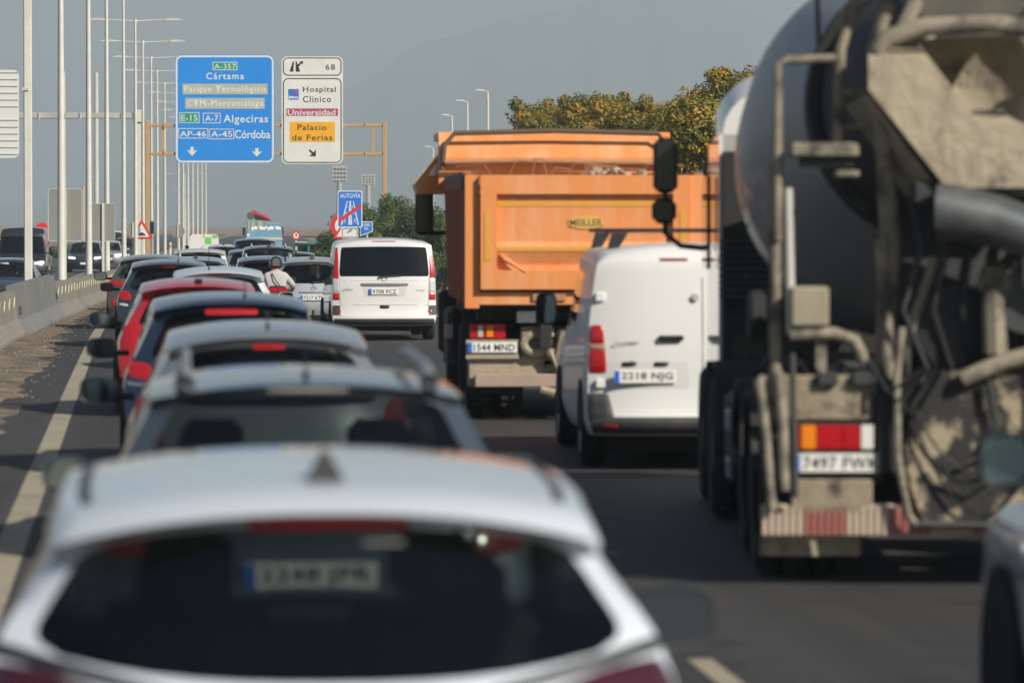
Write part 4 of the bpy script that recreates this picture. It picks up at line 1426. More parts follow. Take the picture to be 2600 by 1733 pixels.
# 9.. farther cars in the left lane
def simple(col, H=1.47, W=.88, L=4.2, metal=.4, dark=True, lit=False, rails=False, fin_=True, zb=.97, rw=.68, third=True):
    def f(t):
        P = paint('paint_%.3f_%.3f_%.3f' % tuple(col), col, metal, .3)
        sh = Shell(L, hatch_rows(W, H, zb, .32, .15, rw, .88, .17, .08, -.02, .06), nose_rows(W, H, zb - .02, 1, .8, rw), .02, .05, gr=.12)
        sh.build(t, P, M_glassdark if dark else M_glass, seats=False)
        finish(t, sh, W, .84, L - .86, .32)
        for sg in (-1, 1):
            patch(t, sh, [(.70 * W, .76), (.985 * W, .78), (.94 * W, 1.0), (.78 * W, .98)], M_redlit if lit else M_red, 'taillight', True, sg=sg, rnd=.5, off=.014, n=5)
            if rails:
                z = sh.roof[3][8].z
                MB().tube([(sg * .5, .65, z - .03), (sg * .5, .72, z + .04), (sg * .5, 2.3, z + .05), (sg * .5, 2.4, z - .02)], .02, 6).build('roof_rail', M_galv, t)
        if third: patch(t, sh, [(-.14, H - .13), (.14, H - .13), (.14, H - .105), (-.14, H - .105)], M_redlit if lit else M_red, 'third_brake_light', True, off=.012, n=4, rnd=.3)
        if fin_: fin(t, .6, sh.roof[2][8].z - .004)
        number_plate(t, None, 0, -.01, .62)
        patch(t, sh, [(-.62 * W, .25), (.62 * W, .25), (.66 * W, .44), (-.66 * W, .44)], M_trim, 'bumper', True, rnd=.25, n=4)
        mirrors(t, 2.55, 1.0, W, M_black)
    return f
car('pale_silver_hatchback', 'pale silver hatchback with a dark fin antenna ahead of the white spoiler car', 'car', 497, 97.0, simple((.42, .46, .50), 1.45, .90, 4.4, .5, rw=.72), rz=R(-.8))
car('light_grey_estate', 'light grey estate with roof bars beside the barrier beyond the grey SUV', 'car', 408, 112.0, simple((.32, .34, .37), 1.46, .88, 4.4, .5, rails=True), rz=R(-1.0))
car('cream_van', 'cream white low van roof ahead of the pale silver hatchback', 'van', 507, 122.0, simple((.62, .60, .54), 1.62, .92, 4.4, 0, rw=.76, fin_=False, zb=1.05), rz=R(-1))
car('navy_car', 'navy car with red lights tucked behind the white and green van', 'car', 512, 142.0, simple((.03, .05, .10), 1.62, .92, 4.3, .4, lit=True, rw=.74), rz=R(-1))
car('white_car', 'white car angled out beside the white and green van', 'car', 566, 178.0, simple((.62, .62, .6), 1.75, .90, 4.2, 0, lit=True), rz=R(-4))

# ---------------------------------------------------------------- right lane, beyond the tipper
def spec_merc(t):
    W, H, L = .93, 1.48, 4.85
    P = paint('iridium_silver', (.46, .48, .50), .45, .3)
    sh = Shell(L, hatch_rows(W, H, .98, .42, .14, .66, .90, .18, .05, -.02, .05), nose_rows(W, H, .95, 1.15, .8), .02, .05, gr=.10)
    sh.build(t, P, M_glassdark)
    finish(t, sh, W, 1.0, L - .9, .33)
    for sg in (-1, 1):
        patch(t, sh, [(.66 * W, .74), (.985 * W, .76), (.93 * W, .95), (.72 * W, .93)], M_red, 'taillight', True, sg=sg, rnd=.5, off=.014)
        z = sh.roof[3][8].z
        MB().tube([(sg * .52, .75, z - .05), (sg * .52, .82, z + .02), (sg * .52, 2.5, z + .03)], .016, 6).build('roof_rail', M_black, t)
    patch(t, sh, [(-.30, .79), (.30, .79), (.30, .815), (-.30, .815)], M_chrome, 'chrome_strip', True, off=.016, n=4, rnd=.1)
    o = MB().lathe([(.042, -.01), (.05, 0), (.042, .01)], (0, sh.surf(0, .88).y - .012, .88), 'y', 20, False).build('badge', M_chrome, t)
    patch(t, sh, [(-.33, .62), (.33, .62), (.36, .775), (-.36, .775)], mat('plate_recess', (.34, .36, .38), .4, .3), 'plate_recess', True, off=.004, n=4, rnd=.1)
    number_plate(t, '7217 KTW', 0, -.004, .70)
    patch(t, sh, [(-.75 * W, .25), (.75 * W, .25), (.75 * W, .36), (-.75 * W, .36)], M_trim, 'bumper', True, rnd=.25)
    MB().tube([(-.02, -.05, .36), (-.02, -.1, .36), (-.02, -.1, .46)], .025, 8).build('tow_hook', M_black, t)
    fin(t, .75, sh.roof[2][8].z - .004)
    wiper(t, sh, .0, 1.0, .32, 1.03)
    mirrors(t, 2.9, 1.0, .92, M_black)
car('silver_estate_car', 'silver estate car with three letter plate 7217 KTW and a tow hook', 'car', 797, 84.0, spec_merc, rz=R(.8))

# white people carrier, in sharp focus
def spec_vito(t):
    W, H, L = .95, 1.85, 4.9
    P = paint('arctic_white', (.66, .655, .63), .0, .35)
    rear = [(.10, .27, .96 * W, .10, 0, .88), (.02, .34, .985 * W, .12, 0, .88), (.0, .42, W, .13, 0, .88), (.06, .56, W, .10, 0, .88),
            (.075, .95, .995 * W, .10, 0, .88), (.10, 1.17, .985 * W, .10, 0, .885),
            (.24, 1.715, .93 * W, .09, .02, .885), (.25, 1.77, .92 * W, .09, .03, .88), (.36, 1.845, .84 * W, .08, .06, .88)]
    front = [(.14, .22, .88 * W, .2, 0, .86), (.03, .36, .95 * W, .22, 0, .86), (.0, .52, .98 * W, .24, 0, .86), (.06, .78, .97 * W, .2, .02, .86),
             (.45, .98, .95 * W, .10, .04, .86), (.80, 1.10, .93 * W, .10, .05, .93), (1.45, 1.72, .84 * W, .08, .05, .93), (1.5, 1.78, .83 * W, .06, .05, .93), (1.62, 1.84, .80 * W, .05, .06, .93)]
    sh = Shell(L, rear, front, .015, .035, gr=.03)
    sh.build(t, P, glass_mat('privacy_glass', (.025, .028, .03)), front_glass_m=M_glass)
    finish(t, sh, W, .95, L - .92, .32)
    for sg in (-1, 1):
        patch(t, sh, [(.875 * W, 1.13), (.992 * W, 1.13), (.925 * W, 1.70), (.885 * W, 1.70)], M_red, 'taillight', True, sg=sg, rnd=.1, off=.014)
        o = patch(t, sh, [(.865 * W, .86), (.992 * W, .86), (.992 * W, 1.13), (.875 * W, 1.13)], M_clear, 'indicator', True, sg=sg, rnd=.05, off=.014)
        patch(t, sh, [(.865 * W, .74), (.992 * W, .74), (.992 * W, .86), (.868 * W, .86)], M_red, 'taillight', True, sg=sg, rnd=.1, off=.014, n=5)
        patch(t, sh, [(.84 * W, .515), (.95 * W, .515), (.95 * W, .555), (.84 * W, .555)], M_red, 'reflector', True, sg=sg, rnd=.1, off=.012, n=4)
        patch(t, sh, [(.86 * W, .46), (.998 * W, .46), (.998 * W, .64), (.86 * W, .64)], M_trim, 'bumper_corner', True, sg=sg, rnd=.1, off=.006, n=5)
    patch(t, sh, [(-.97 * W, .28), (.97 * W, .28), (.97 * W, .40), (-.97 * W, .40)], M_trim, 'bumper', True, off=.05, n=8, rnd=.08)
    # tail door seams, plate recess, handle
    M_seam = mat('seam_grey', (.20, .20, .19), .7)
    for zz in (.645, ):
        patch(t, sh, [(-.84 * W, zz), (.84 * W, zz), (.84 * W, zz + .008), (-.84 * W, zz + .008)], M_seam, 'door_seam', True, off=.003, n=6, rnd=0, th=.003)
    patch(t, sh, [(-.80 * W, 1.085), (.80 * W, 1.085), (.80 * W, 1.10), (-.80 * W, 1.10)], mat('seam_light', (.50, .50, .48), .6), 'door_crease', True, off=.004, n=6, rnd=0, th=.003)
    for sg in (-1, 1):
        patch(t, sh, [(.845 * W, .43), (.853 * W, .43), (.868 * W, 1.15), (.860 * W, 1.15)], M_seam, 'door_seam', True, off=.003, n=5, rnd=0, sg=sg, th=.003)
    rec = patch(t, sh, [(-.36, .80), (.36, .80), (.44, 1.04), (-.44, 1.04)], mat('recess_white', (.56, .56, .55), .45), 'plate_recess', True, off=.004, n=6, rnd=.12, th=.004)
    patch(t, sh, [(-.435, 1.0), (.435, 1.0), (.44, 1.05), (-.44, 1.05)], mat('recess_lip', (.18, .18, .18), .5), 'handle_strip', True, off=.03, n=6, rnd=.1, th=.0)
    number_plate(t, '9708 FCZ', -.02, .052, .895)
    patch(t, sh, [(-.085, .585), (.085, .585), (.095, .645), (-.095, .645)], M_black, 'handle', True, off=.014, n=5, rnd=.4)
    q = sh.surf(0, 1.12)
    MB().lathe([(.045, -.008), (.052, 0), (.045, .008)], (0, q.y - .012, 1.13), 'y', 20, False).build('badge', mat('badge_silver', (.55, .55, .55), .3, .8), t)
    lettering('Vito', -.76, .915, -.58, .955, sh.surf(-.67, .93).y - .012, mat('badge_grey', (.30, .31, .32), .4, .5), t)
    lettering('115 CDI', .55, .905, .74, .930, sh.surf(.65, .92).y - .012, mat('badge_grey', (.30, .31, .32), .4, .5), t)
    patch(t, sh, [(-.22, 1.80), (.22, 1.80), (.22, 1.818), (-.22, 1.818)], mat('dull_red', (.22, .03, .03), .4), 'third_brake_light', True, off=.01, n=4, rnd=.2)
    wiper(t, sh, -.08, 1.165, .33, 1.20)
    mirrors(t, 3.35, 1.22, .93, M_black, .24, .30)
car('white_people_carrier', 'white people carrier with dark tailgate window and plate 9708 FCZ', 'van', 977, 78.0, spec_vito, rz=R(.4))

# cars ahead of the motorcyclist
car('blue_grey_hatchback', 'blue grey hatchback just ahead of the motorcyclist', 'car', 683, 96.0, simple((.16, .20, .26), 1.47, .90, 4.3, .5, rails=True, rw=.72, fin_=False), rz=R(-.6))
car('dark_green_estate', 'dark estate with silver roof bars in front of the loaded lorry', 'car', 683, 126.0, simple((.045, .05, .05), 1.72, .93, 4.6, .4, rails=True, dark=False, rw=.74, zb=1.1), rz=R(-1))
car('glinting_silver_hatchback', 'silver hatchback with a glinting rear window far ahead', 'car', 632, 152.0, simple((.36, .38, .40), 1.60, .92, 4.3, .6, rw=.72, zb=1.02), rz=R(-1))
car('navy_van', 'navy van roof between the silver hatchback and the loaded lorry', 'van', 648, 178.0, simple((.03, .045, .08), 2.0, .96, 4.8, .3, rw=.82, zb=1.25, fin_=False), rz=R(-1.2))
car('black_saloon', 'black saloon with an orange indicator glowing, ahead of the silver estate', 'car', 752, 152.0, simple((.018, .02, .024), 1.50, .92, 4.4, .3, lit=False, rw=.70), rz=R(-1.2))
o = bpy.data.objects['black_saloon']
MB().lathe([(.10, -.02), (.11, 0), (.02, .03)], (.74, .08, .88), 'y', 14).build('indicator', M_amberlit, o)

# silver car following the mixer (front wing, wheel and mirror in view)
def spec_silver_r(t):
    W, H, L = .90, 1.66, 4.3
    P = paint('steel_silver', (.42, .45, .48), .5, .25)
    sh = Shell(L, hatch_rows(W, H, 1.0, .32, .15, .68, .88), nose_rows(W, H, 1.07, .95, .8, .68, .86), .02, .05)
    sh.build(t, P, M_glass)
    finish(t, sh, W, .84, L - .84, .33)
    for sg in (-1, 1):
        patch(t, sh, [(.70 * W, .76), (.985 * W, .78), (.94 * W, 1.0), (.78 * W, .98)], M_red, 'taillight', True, sg=sg, rnd=.5, off=.014, n=5)
    front_face(t, sh, W, False, .76)
    number_plate(t, '1182 LPX', 0, -.01, .62)
    mirrors(t, 2.55, 1.21, .92, M_black, .20, .21)
p = at(2531, 17.0)
t = thing('silver_car', 'silver car right behind the mixer truck, showing only its wing and dark mirror', 'car', (p.x + .90, p.y - 3.46, 0), R(-.5))
spec_silver_r(t)

# ---------------------------------------------------------------- opposite carriageway (facing us)
def onc(col, H=1.47, W=.89, L=4.4, metal=.4, lit=True, rw=.68, zb=.95, hz_=.68):
    def f(t):
        P = paint('paint_%.3f_%.3f_%.3f' % tuple(col), col, metal, .3)
        sh = Shell(L, hatch_rows(W, H, zb, .32, .15, rw, .88), nose_rows(W, H, zb, 1.05, .8, rw, hz_ + .06), .02, .05)
        sh.build(t, P, M_glass)
        finish(t, sh, W, .86, L - .9, .33)
        front_face(t, sh, W, lit, hz_)
        for sg in (-1, 1):
            patch(t, sh, [(.70 * W, .76), (.985 * W, .78), (.94 * W, 1.0), (.78 * W, .98)], M_red, 'taillight', True, sg=sg, rnd=.5, off=.014, n=4)
        mirrors(t, L - 1.75, 1.0, W, P)
    return f
def opp(name, label, cat, px, d, spec, L, dz=-.4):
    p = at(px, d)
    a = heading(p.y) + math.pi
    fwd = Vector((-math.sin(a), math.cos(a), 0))
    q = p - fwd * L
    t = thing(name, label, cat, (q.x, q.y, dz), a)
    spec(t)
    return t
opp('navy_saloon', 'dark navy car facing us beside the thick square post', 'car', 14, 120, onc((.025, .035, .06), 1.48, .90), 4.4)
opp('black_suv', 'black car with bright headlights on facing us between lamp columns', 'car', 215, 213, onc((.012, .016, .024), 1.55, .92, zb=.98, hz_=.72), 4.4)
opp('silver_oncoming_car', 'silver car with headlights facing us behind the black one', 'car', 272, 238, onc((.40, .41, .42), 1.50, .90), 4.4)
opp('dark_oncoming_car', 'dark car facing us beyond the silver one near the round sign back', 'car', 320, 270, onc((.02, .025, .03), 1.55, .92), 4.4)
opp('white_oncoming_van', 'white roofed van partly hidden behind a pale sign post', 'van', 280, 300, onc((.6, .6, .58), 1.95, .95, 4.8, 0, False, .80, 1.2, .8), 4.8)
opp('white_oncoming_car', 'white car facing us mostly hidden on the far side of the black van', 'car', -8, 205, onc((.6, .6, .58), 1.75, .92, 4.6, 0, False, .76, 1.1, .75), 4.6)
def spec_bvan(t):
    W, H, L = 1.0, 2.34, 5.6
    P = paint('black_van_paint', (.016, .018, .024), .2, .3)
    rear = [(.10, .27, .96 * W, .10, 0, .88), (.02, .34, .985 * W, .10, 0, .88), (.0, .42, W, .10, 0, .88), (.03, .60, W, .09, 0, .88),
            (.04, 1.0, W, .09, 0, .88), (.05, 1.25, .99 * W, .09, 0, .86), (.08, 2.0, .95 * W, .09, .02, .86), (.10, 2.2, .92 * W, .09, .03, .86), (.2, 2.3, .84 * W, .08, .06, .86)]
    front = [(.14, .24, .88 * W, .16, 0, .86), (.03, .38, .95 * W, .18, 0, .86), (.0, .55, .98 * W, .2, 0, .86), (.08, .95, .97 * W, .2, .02, .86),
             (.35, 1.15, .95 * W, .10, .02, .86), (.62, 1.25, .95 * W, .10, .03, .93), (1.05, 1.95, .90 * W, .08, .03, .92), (1.10, 2.1, .88 * W, .06, .05, .93), (1.35, 2.3, .82 * W, .05, .06, .93)]
    sh = Shell(L, rear, front, .01, .03, gr=.03)
    sh.build(t, P, M_glassdark, front_glass_m=M_glassdark)
    finish(t, sh, W, 1.0, L - .95, .34)
    front_face(t, sh, W, True, .86)
    for sg in (-1, 1):
        patch(t, sh, [(.84 * W, .9), (.97 * W, .9), (.96 * W, 1.3), (.86 * W, 1.3)], M_red, 'taillight', True, sg=sg, n=4)
    mirrors(t, L - 1.2, 1.35, W, M_black, .2, .36)
opp('black_van', 'tall black van facing us behind the thick square post', 'van', 55, 172, spec_bvan, 5.6)
# ---------------------------------------------------------------- white panel van
def spec_expert(t):
    W, H, L = .97, 1.93, 5.3
    P = worn('van_white', (.68, .675, .655), (.64, .63, .60), (.58, .56, .52), .5, (2, 2, .3), .8, .25, .5, .75, .62, .85)
    rear = [(.10, .30, .96 * W, .10, 0, .88), (.02, .36, .985 * W, .12, 0, .88), (.0, .42, W, .13, 0, .88), (.05, .55, W, .10, 0, .88),
            (.06, .98, .995 * W, .10, 0, .88), (.075, 1.20, .985 * W, .10, 0, .88),
            (.13, 1.72, .92 * W, .10, .02, .88), (.15, 1.80, .90 * W, .10, .03, .88), (.26, 1.90, .80 * W, .09, .06, .88)]
    front = [(.14, .22, .88 * W, .2, 0, .86), (.03, .36, .95 * W, .22, 0, .86), (.0, .52, .98 * W, .24, 0, .86), (.06, .80, .97 * W, .2, .02, .86),
             (.45, 1.02, .95 * W, .10, .04, .86), (.80, 1.14, .93 * W, .10, .05, .93), (1.45, 1.76, .84 * W, .08, .05, .93), (1.5, 1.83, .83 * W, .06, .05, .93), (1.62, 1.89, .80 * W, .05, .06, .93)]
    sh = Shell(L, rear, front, .015, .03, gr=.03)
    sh.build(t, P, M_glass, rear_glass=False, side_glass='front')
    finish(t, sh, W, 1.0, L - .95, .34, .225)
    for sg in (-1, 1):
        o = patch(t, sh, [(.85 * W, 1.075), (.985 * W, 1.075), (.975 * W, 1.235), (.87 * W, 1.235)], M_redlit, 'taillight', True, sg=sg, rnd=.35, off=.02, n=6)
        patch(t, sh, [(.846 * W, 1.02), (.985 * W, 1.02), (.985 * W, 1.075), (.85 * W, 1.075)], mat('peach_lens', (.42, .22, .15), .2, 0, .6), 'reversing_light', True, sg=sg, rnd=.05, off=.016, n=5)
        patch(t, sh, [(.835 * W, .83), (.985 * W, .83), (.985 * W, 1.02), (.846 * W, 1.02)], M_redlit, 'taillight', True, sg=sg, rnd=.2, off=.02, n=6)
        for zz in (1.47, .74):
            q = sh.surf(sg * .89 * W, zz)
            MB().box((q.x, q.y - .012, zz), (.09, .04, .085), None, .012).build('hinge', P, t)
        patch(t, sh, [(.76 * W, .42), (.995 * W, .42), (.998 * W, .66), (.82 * W, .66)], M_trim, 'bumper_corner', True, sg=sg, rnd=.15, off=.03, n=6)
        patch(t, sh, [(.72 * W, .365), (.88 * W, .365), (.88 * W, .40), (.72 * W, .40)], M_redlit, 'reflector', True, sg=sg, rnd=.3, off=.06, n=4)
        MB().box((sg * .6, sh.surf(sg * .6, .93).y, .93), (.01, .01, .01)).build('screw', M_black, t)
    patch(t, sh, [(-.97 * W, .31), (.97 * W, .31), (.97 * W, .46), (-.97 * W, .46)], M_trim, 'bumper', True, off=.05, n=8, rnd=.08)
    M_seam = mat('seam_grey', (.20, .20, .19), .7)
    patch(t, sh, [(-.006, .47), (.006, .47), (.006, 1.86), (-.006, 1.86)], M_seam, 'door_seam', True, off=.003, n=6, rnd=0, th=.003)
    rec = patch(t, sh, [(-.86, .70), (-.10, .70), (-.13, .93), (-.83, .93)], mat('van_recess', (.60, .60, .58), .45), 'plate_recess', True, off=.003, n=6, rnd=.15, th=.003)
    for x in (-.62, -.35):
        patch(t, sh, [(x - .07, .885), (x + .05, .885), (x + .07, .925), (x - .06, .925)], M_black, 'plate_lamp', True, off=.02, n=4, rnd=.3)
    number_plate(t, '2218 NJG', -.49, .035, .80)
    q = sh.surf(-.27, 1.12)
    MB().box((-.27, q.y - .025, 1.125), (.22, .035, .045), None, .015).build('door_handle', M_black, t)
    MB().lathe([(.03, -.03), (.035, 0)], (-.06, sh.surf(-.06, 1.47).y - .002, 1.47), 'y', 14).build('lock', M_galv, t)
    lettering('EXPERT', -.74, 1.065, -.50, 1.095, sh.surf(-.6, 1.08).y - .006, mat('badge_grey', (.30, .31, .32), .4, .5), t)
    patch(t, sh, [(-.36, 1.775), (-.12, 1.775), (-.12, 1.80), (-.36, 1.80)], mat('dull_red', (.22, .03, .03), .4), 'third_brake_light', True, off=.01, n=4, rnd=.2)
    # roof bars
    for y in (1.1, 3.3):
        rb_ = MB().box((0, y, 2.03), (1.52, .07, .035), None, .01).build('roof_bar', M_black, t)
        for sg in (-1, 1):
            MB().prism([(sg * .74, 1.86), (sg * .64, 1.88), (sg * .56, 2.01), (sg * .70, 2.01)], y - .05, y + .05, 'y').build('bar_foot', M_black, rb_)
    mirrors(t, 3.75, 1.30, .97, M_black, .2, .30)
car('white_panel_van', 'white panel van with black roof bars and plate 2218 NJG', 'van', 1786, 36.0, spec_expert, rz=R(-2.4))

# ---------------------------------------------------------------- truck wheels
def truck_wheel(root, x, y, r=.5, wd=.30, dual=False):
    side = 1 if x > 0 else -1
    n = 2 if dual else 1
    out = None
    for k in range(n):
        xx = x - side * k * (wd + .03)
        o = MB()
        h = wd / 2
        o.lathe([(r * .58, -h * .9), (r * .9, -h), (r * .97, -h * .8), (r, -h * .55), (r, h * .55), (r * .97, h * .8), (r * .9, h), (r * .58, h * .9)], (0, 0, 0), 'x', 32, False)
        for q in range(32):
            a = 2 * math.pi * q / 32
            for s in (-1, 1):
                o.box((s * h * .42, (r + .004) * math.cos(a), (r + .004) * math.sin(a)), (h * .5, .055, .03), Matrix.Rotation(a + .4 * s, 3, 'X'))
        w_ = o.build('wheel', M_tyre, root, 40)
        w_.location = (xx, y, r)
        rm = MB().lathe([(r * .6, -side * h * .8), (r * .56, side * h * .2), (r * .45, side * h * (.85 if not dual else -.3)), (r * .2, side * h * (.9 if not dual else -.2)), (.01, side * h * .8)], (0, 0, 0), 'x', 24, False)
        rm.build('rim', mat('truck_rim', (.20, .20, .19), .6, .4), w_, 40)
    return w_

M_dust2 = worn('tipper_dust', (.35, .295, .21), (.27, .23, .17), (.10, .085, .065), .9, (6, 6, .8), 2.0, 0, .45, .7, .58, .72, bump=(20, .4))
M_dusty = worn('dusty_chassis', (.25, .205, .145), (.33, .28, .20), (.05, .043, .035), .9, (6, 6, .8), 2.0, 0, .45, .7, .54, .68, bump=(20, .4))
M_chassis = mat('chassis_black', (.018, .018, .018), .75, noise=((.10, .085, .065), 2.2, .55, .8))
M_cement = worn('cement_crust', (.38, .325, .235), (.22, .19, .145), (.11, .095, .075), .9, (5, 5, .9), 1.6, 0, .48, .7, .56, .70, bump=(12, .9))
M_frame = mat('mixer_frame', (.27, .235, .175), .8, noise=((.055, .05, .042), 5.0, .45, .64))

# ---------------------------------------------------------------- orange tipper
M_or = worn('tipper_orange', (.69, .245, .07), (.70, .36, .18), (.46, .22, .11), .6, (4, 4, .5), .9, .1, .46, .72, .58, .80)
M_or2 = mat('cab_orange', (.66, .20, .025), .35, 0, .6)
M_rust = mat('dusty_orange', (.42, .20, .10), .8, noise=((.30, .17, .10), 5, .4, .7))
M_side = mat('shaded_brown_orange', (.34, .105, .045), .7, noise=((.24, .10, .06), 2.0, .35, .7))  # browner orange with the bed sides' shade and some dirt painted in
M_rail = mat('grimy_rail', (.10, .075, .06), .8, noise=((.20, .15, .11), 5, .4, .7))
M_yel = mat('yellow_tape', (.60, .31, .03), .55, noise=((.66, .30, .08), 4, .4, .7))
p = at_road(1484, 45.0)
tp = thing('tipper_truck', 'orange tipper truck loaded with rubble, seen from behind with plate 1544 MND', 'truck', p, R(-2.0))
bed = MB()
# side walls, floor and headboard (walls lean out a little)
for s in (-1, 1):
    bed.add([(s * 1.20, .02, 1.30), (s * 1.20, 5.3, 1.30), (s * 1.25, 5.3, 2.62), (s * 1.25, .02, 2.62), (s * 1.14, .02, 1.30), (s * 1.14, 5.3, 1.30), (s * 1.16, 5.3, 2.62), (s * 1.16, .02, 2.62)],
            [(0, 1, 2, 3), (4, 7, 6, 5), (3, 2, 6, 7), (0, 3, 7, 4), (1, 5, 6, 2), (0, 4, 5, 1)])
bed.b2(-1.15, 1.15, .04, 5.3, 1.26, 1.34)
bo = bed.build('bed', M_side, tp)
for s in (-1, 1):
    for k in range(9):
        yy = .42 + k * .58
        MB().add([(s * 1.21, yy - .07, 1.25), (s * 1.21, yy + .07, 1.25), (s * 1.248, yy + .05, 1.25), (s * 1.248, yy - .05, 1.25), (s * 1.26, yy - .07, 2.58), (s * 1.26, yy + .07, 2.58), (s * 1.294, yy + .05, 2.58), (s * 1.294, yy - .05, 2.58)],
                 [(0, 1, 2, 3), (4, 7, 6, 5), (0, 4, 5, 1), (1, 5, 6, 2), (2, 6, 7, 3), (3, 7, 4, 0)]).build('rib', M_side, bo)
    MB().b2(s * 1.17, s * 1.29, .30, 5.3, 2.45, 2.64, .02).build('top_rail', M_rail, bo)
    MB().prism([(s * 1.11, 1.20), (s * 1.26, 1.20), (s * 1.26, 2.60), (s * 1.11, 2.60)], -.02, .10, 'y').build('corner_post', M_or, bo)
# tailgate with framed recess
gate = MB()
gate.b2(-1.10, 1.10, -.03, .03, 1.39, 2.60)
go = gate.build('tailgate', M_or, tp)
fr = MB()
o_, i_ = [(-1.10, 1.40), (1.10, 1.40), (1.10, 2.60), (-1.10, 2.60)], [(-.93, 1.60), (.93, 1.60), (.93, 2.40), (-.93, 2.40)]
ring(fr, o_, i_, -.10, -.028)
fr.build('gate_frame', M_or, go)
# folded lower panel inside the recess
MB().add([(-.93, -.030, 1.90), (.93, -.030, 1.90), (.93, -.085, 1.82), (-.93, -.085, 1.82), (-.93, -.085, 1.80), (.93, -.085, 1.80), (.93, -.030, 1.66), (-.93, -.030, 1.66)], [(0, 1, 2, 3), (3, 2, 5, 4), (4, 5, 6, 7)]).build('gate_fold', M_or, go)
MB().b2(-.92, .92, -.036, -.0305, 2.27, 2.325).build('reflective_tape', M_yel, go)
MB().b2(-.92, .92, -.0905, -.0845, 1.80, 1.845).build('reflective_tape', M_yel, go)
for s in (-1, 1):
    MB().b2(s * 1.00, s * 1.06, -.106, -.1005, 1.70, 2.22).build('reflective_tape', M_yel, go)
MB().tube([(-.92, -.04, 1.80), (-.85, -.09, 1.72), (-.62, -.10, 1.58)], [.02, .03, .012], 6).build('dent', M_or, go)
hx = [(-.17, 2.065), (-.06, 2.035), (.09, 2.035), (.20, 2.065), (.20, 2.135), (.09, 2.165), (-.06, 2.165), (-.17, 2.135)]
em = MB().prism(hx, -.042, -.031, 'y').build('emblem', mat('emblem_yellow', (.60, .38, .09), .6), go)
lettering('MEILLER', -.155, 2.065, .185, 2.135, -.0435, mat('emblem_ink', (.10, .085, .03), .6), em)
MB().b2(-1.12, 1.12, -.02, .06, 1.23, 1.37, .01).build('lower_beam', M_or, tp)
MB().b2(-.55, -.20, -.05, .05, 1.28, 1.36).build('latch', M_rust, tp)
for x, z_, w_, h_ in ((-.18, .92, .20, .12), (-.05, .70, .16, .22), (.14, .86, .24, .16), (-.30, .56, .22, .10), (.1, .52, .3, .1)):
    MB().box((x, .34, z_), (w_, .10, h_), Matrix.Rotation(x * .8, 3, 'Y'), .03).build('casting', M_dust2, tp)
# canopy over the cab with a lip
can = MB()
prof = [(4.95, 2.55), (4.95, 2.80), (4.85, 2.80), (4.85, 2.86), (5.0, 3.05), (5.15, 3.16), (6.8, 3.16), (6.8, 3.08), (5.3, 3.08), (5.3, 2.55)]
can.prism(prof, -1.36, 1.36, 'x')
can.build('canopy', M_or, tp)
MB().tube([(-1.33, 4.84, 2.70), (-1.30, 4.84, 3.0), (-1.18, 4.86, 3.14), (0, 4.86, 3.17), (1.2, 4.86, 3.14), (1.33, 4.84, 2.95)], .03, 8).build('tarp_roll', mat('tarp_brown', (.11, .075, .05), .9), tp)
MB().tube([(-1.30, 4.80, 2.80), (-.4, 4.80, 2.82), (1.3, 4.80, 2.79)], .025, 8).build('tarp_cord', M_rust, tp)
# cab
cab = MB()
cab.prism([(5.6, .95), (5.6, 2.95), (6.0, 3.02), (7.0, 2.85), (7.55, 1.9), (7.65, .75), (5.7, .75)], -1.12, 1.12, 'x')
co = cab.build('cab', M_or2, tp)
MB().b2(-1.125, -1.10, 6.2, 7.1, 1.75, 2.55).build('side_window', M_glassdark, co)
MB().b2(1.10, 1.125, 6.2, 7.1, 1.75, 2.55).build('side_window', M_glassdark, co)
MB().b2(-1.05, 1.05, 7.25, 7.29, 1.8, 2.5).build('windscreen', M_glassdark, co)
for s in (-1, 1):
    MB().prism([(s * 1.10, 2.44), (s * 1.58, 2.44), (s * 1.62, 2.56), (s * 1.24, 3.04), (s * 1.10, 3.04)], 5.75, 6.9, 'y').build('side_deflector', M_or2, co)
    MB().prism([(s * 1.27, 2.66), (s * 1.46, 2.66), (s * 1.28, 2.93)], 5.735, 5.75, 'y').build('marker_lamp', M_clear, co)
    mo = MB().box((s * 1.48, 6.6, 2.26), (.22, .16, .62), None, .05).build('mirror', M_black, co)
    MB().box((s * 1.48, 6.515, 2.26), (.17, .01, .54)).build('mirror_glass', mat('dark_mirror', (.035, .045, .04), .08, .5), mo)
    MB().tube([(s * 1.10, 6.7, 1.98), (s * 1.46, 6.62, 1.97)], .025, 6).build('mirror_arm', M_black, co)
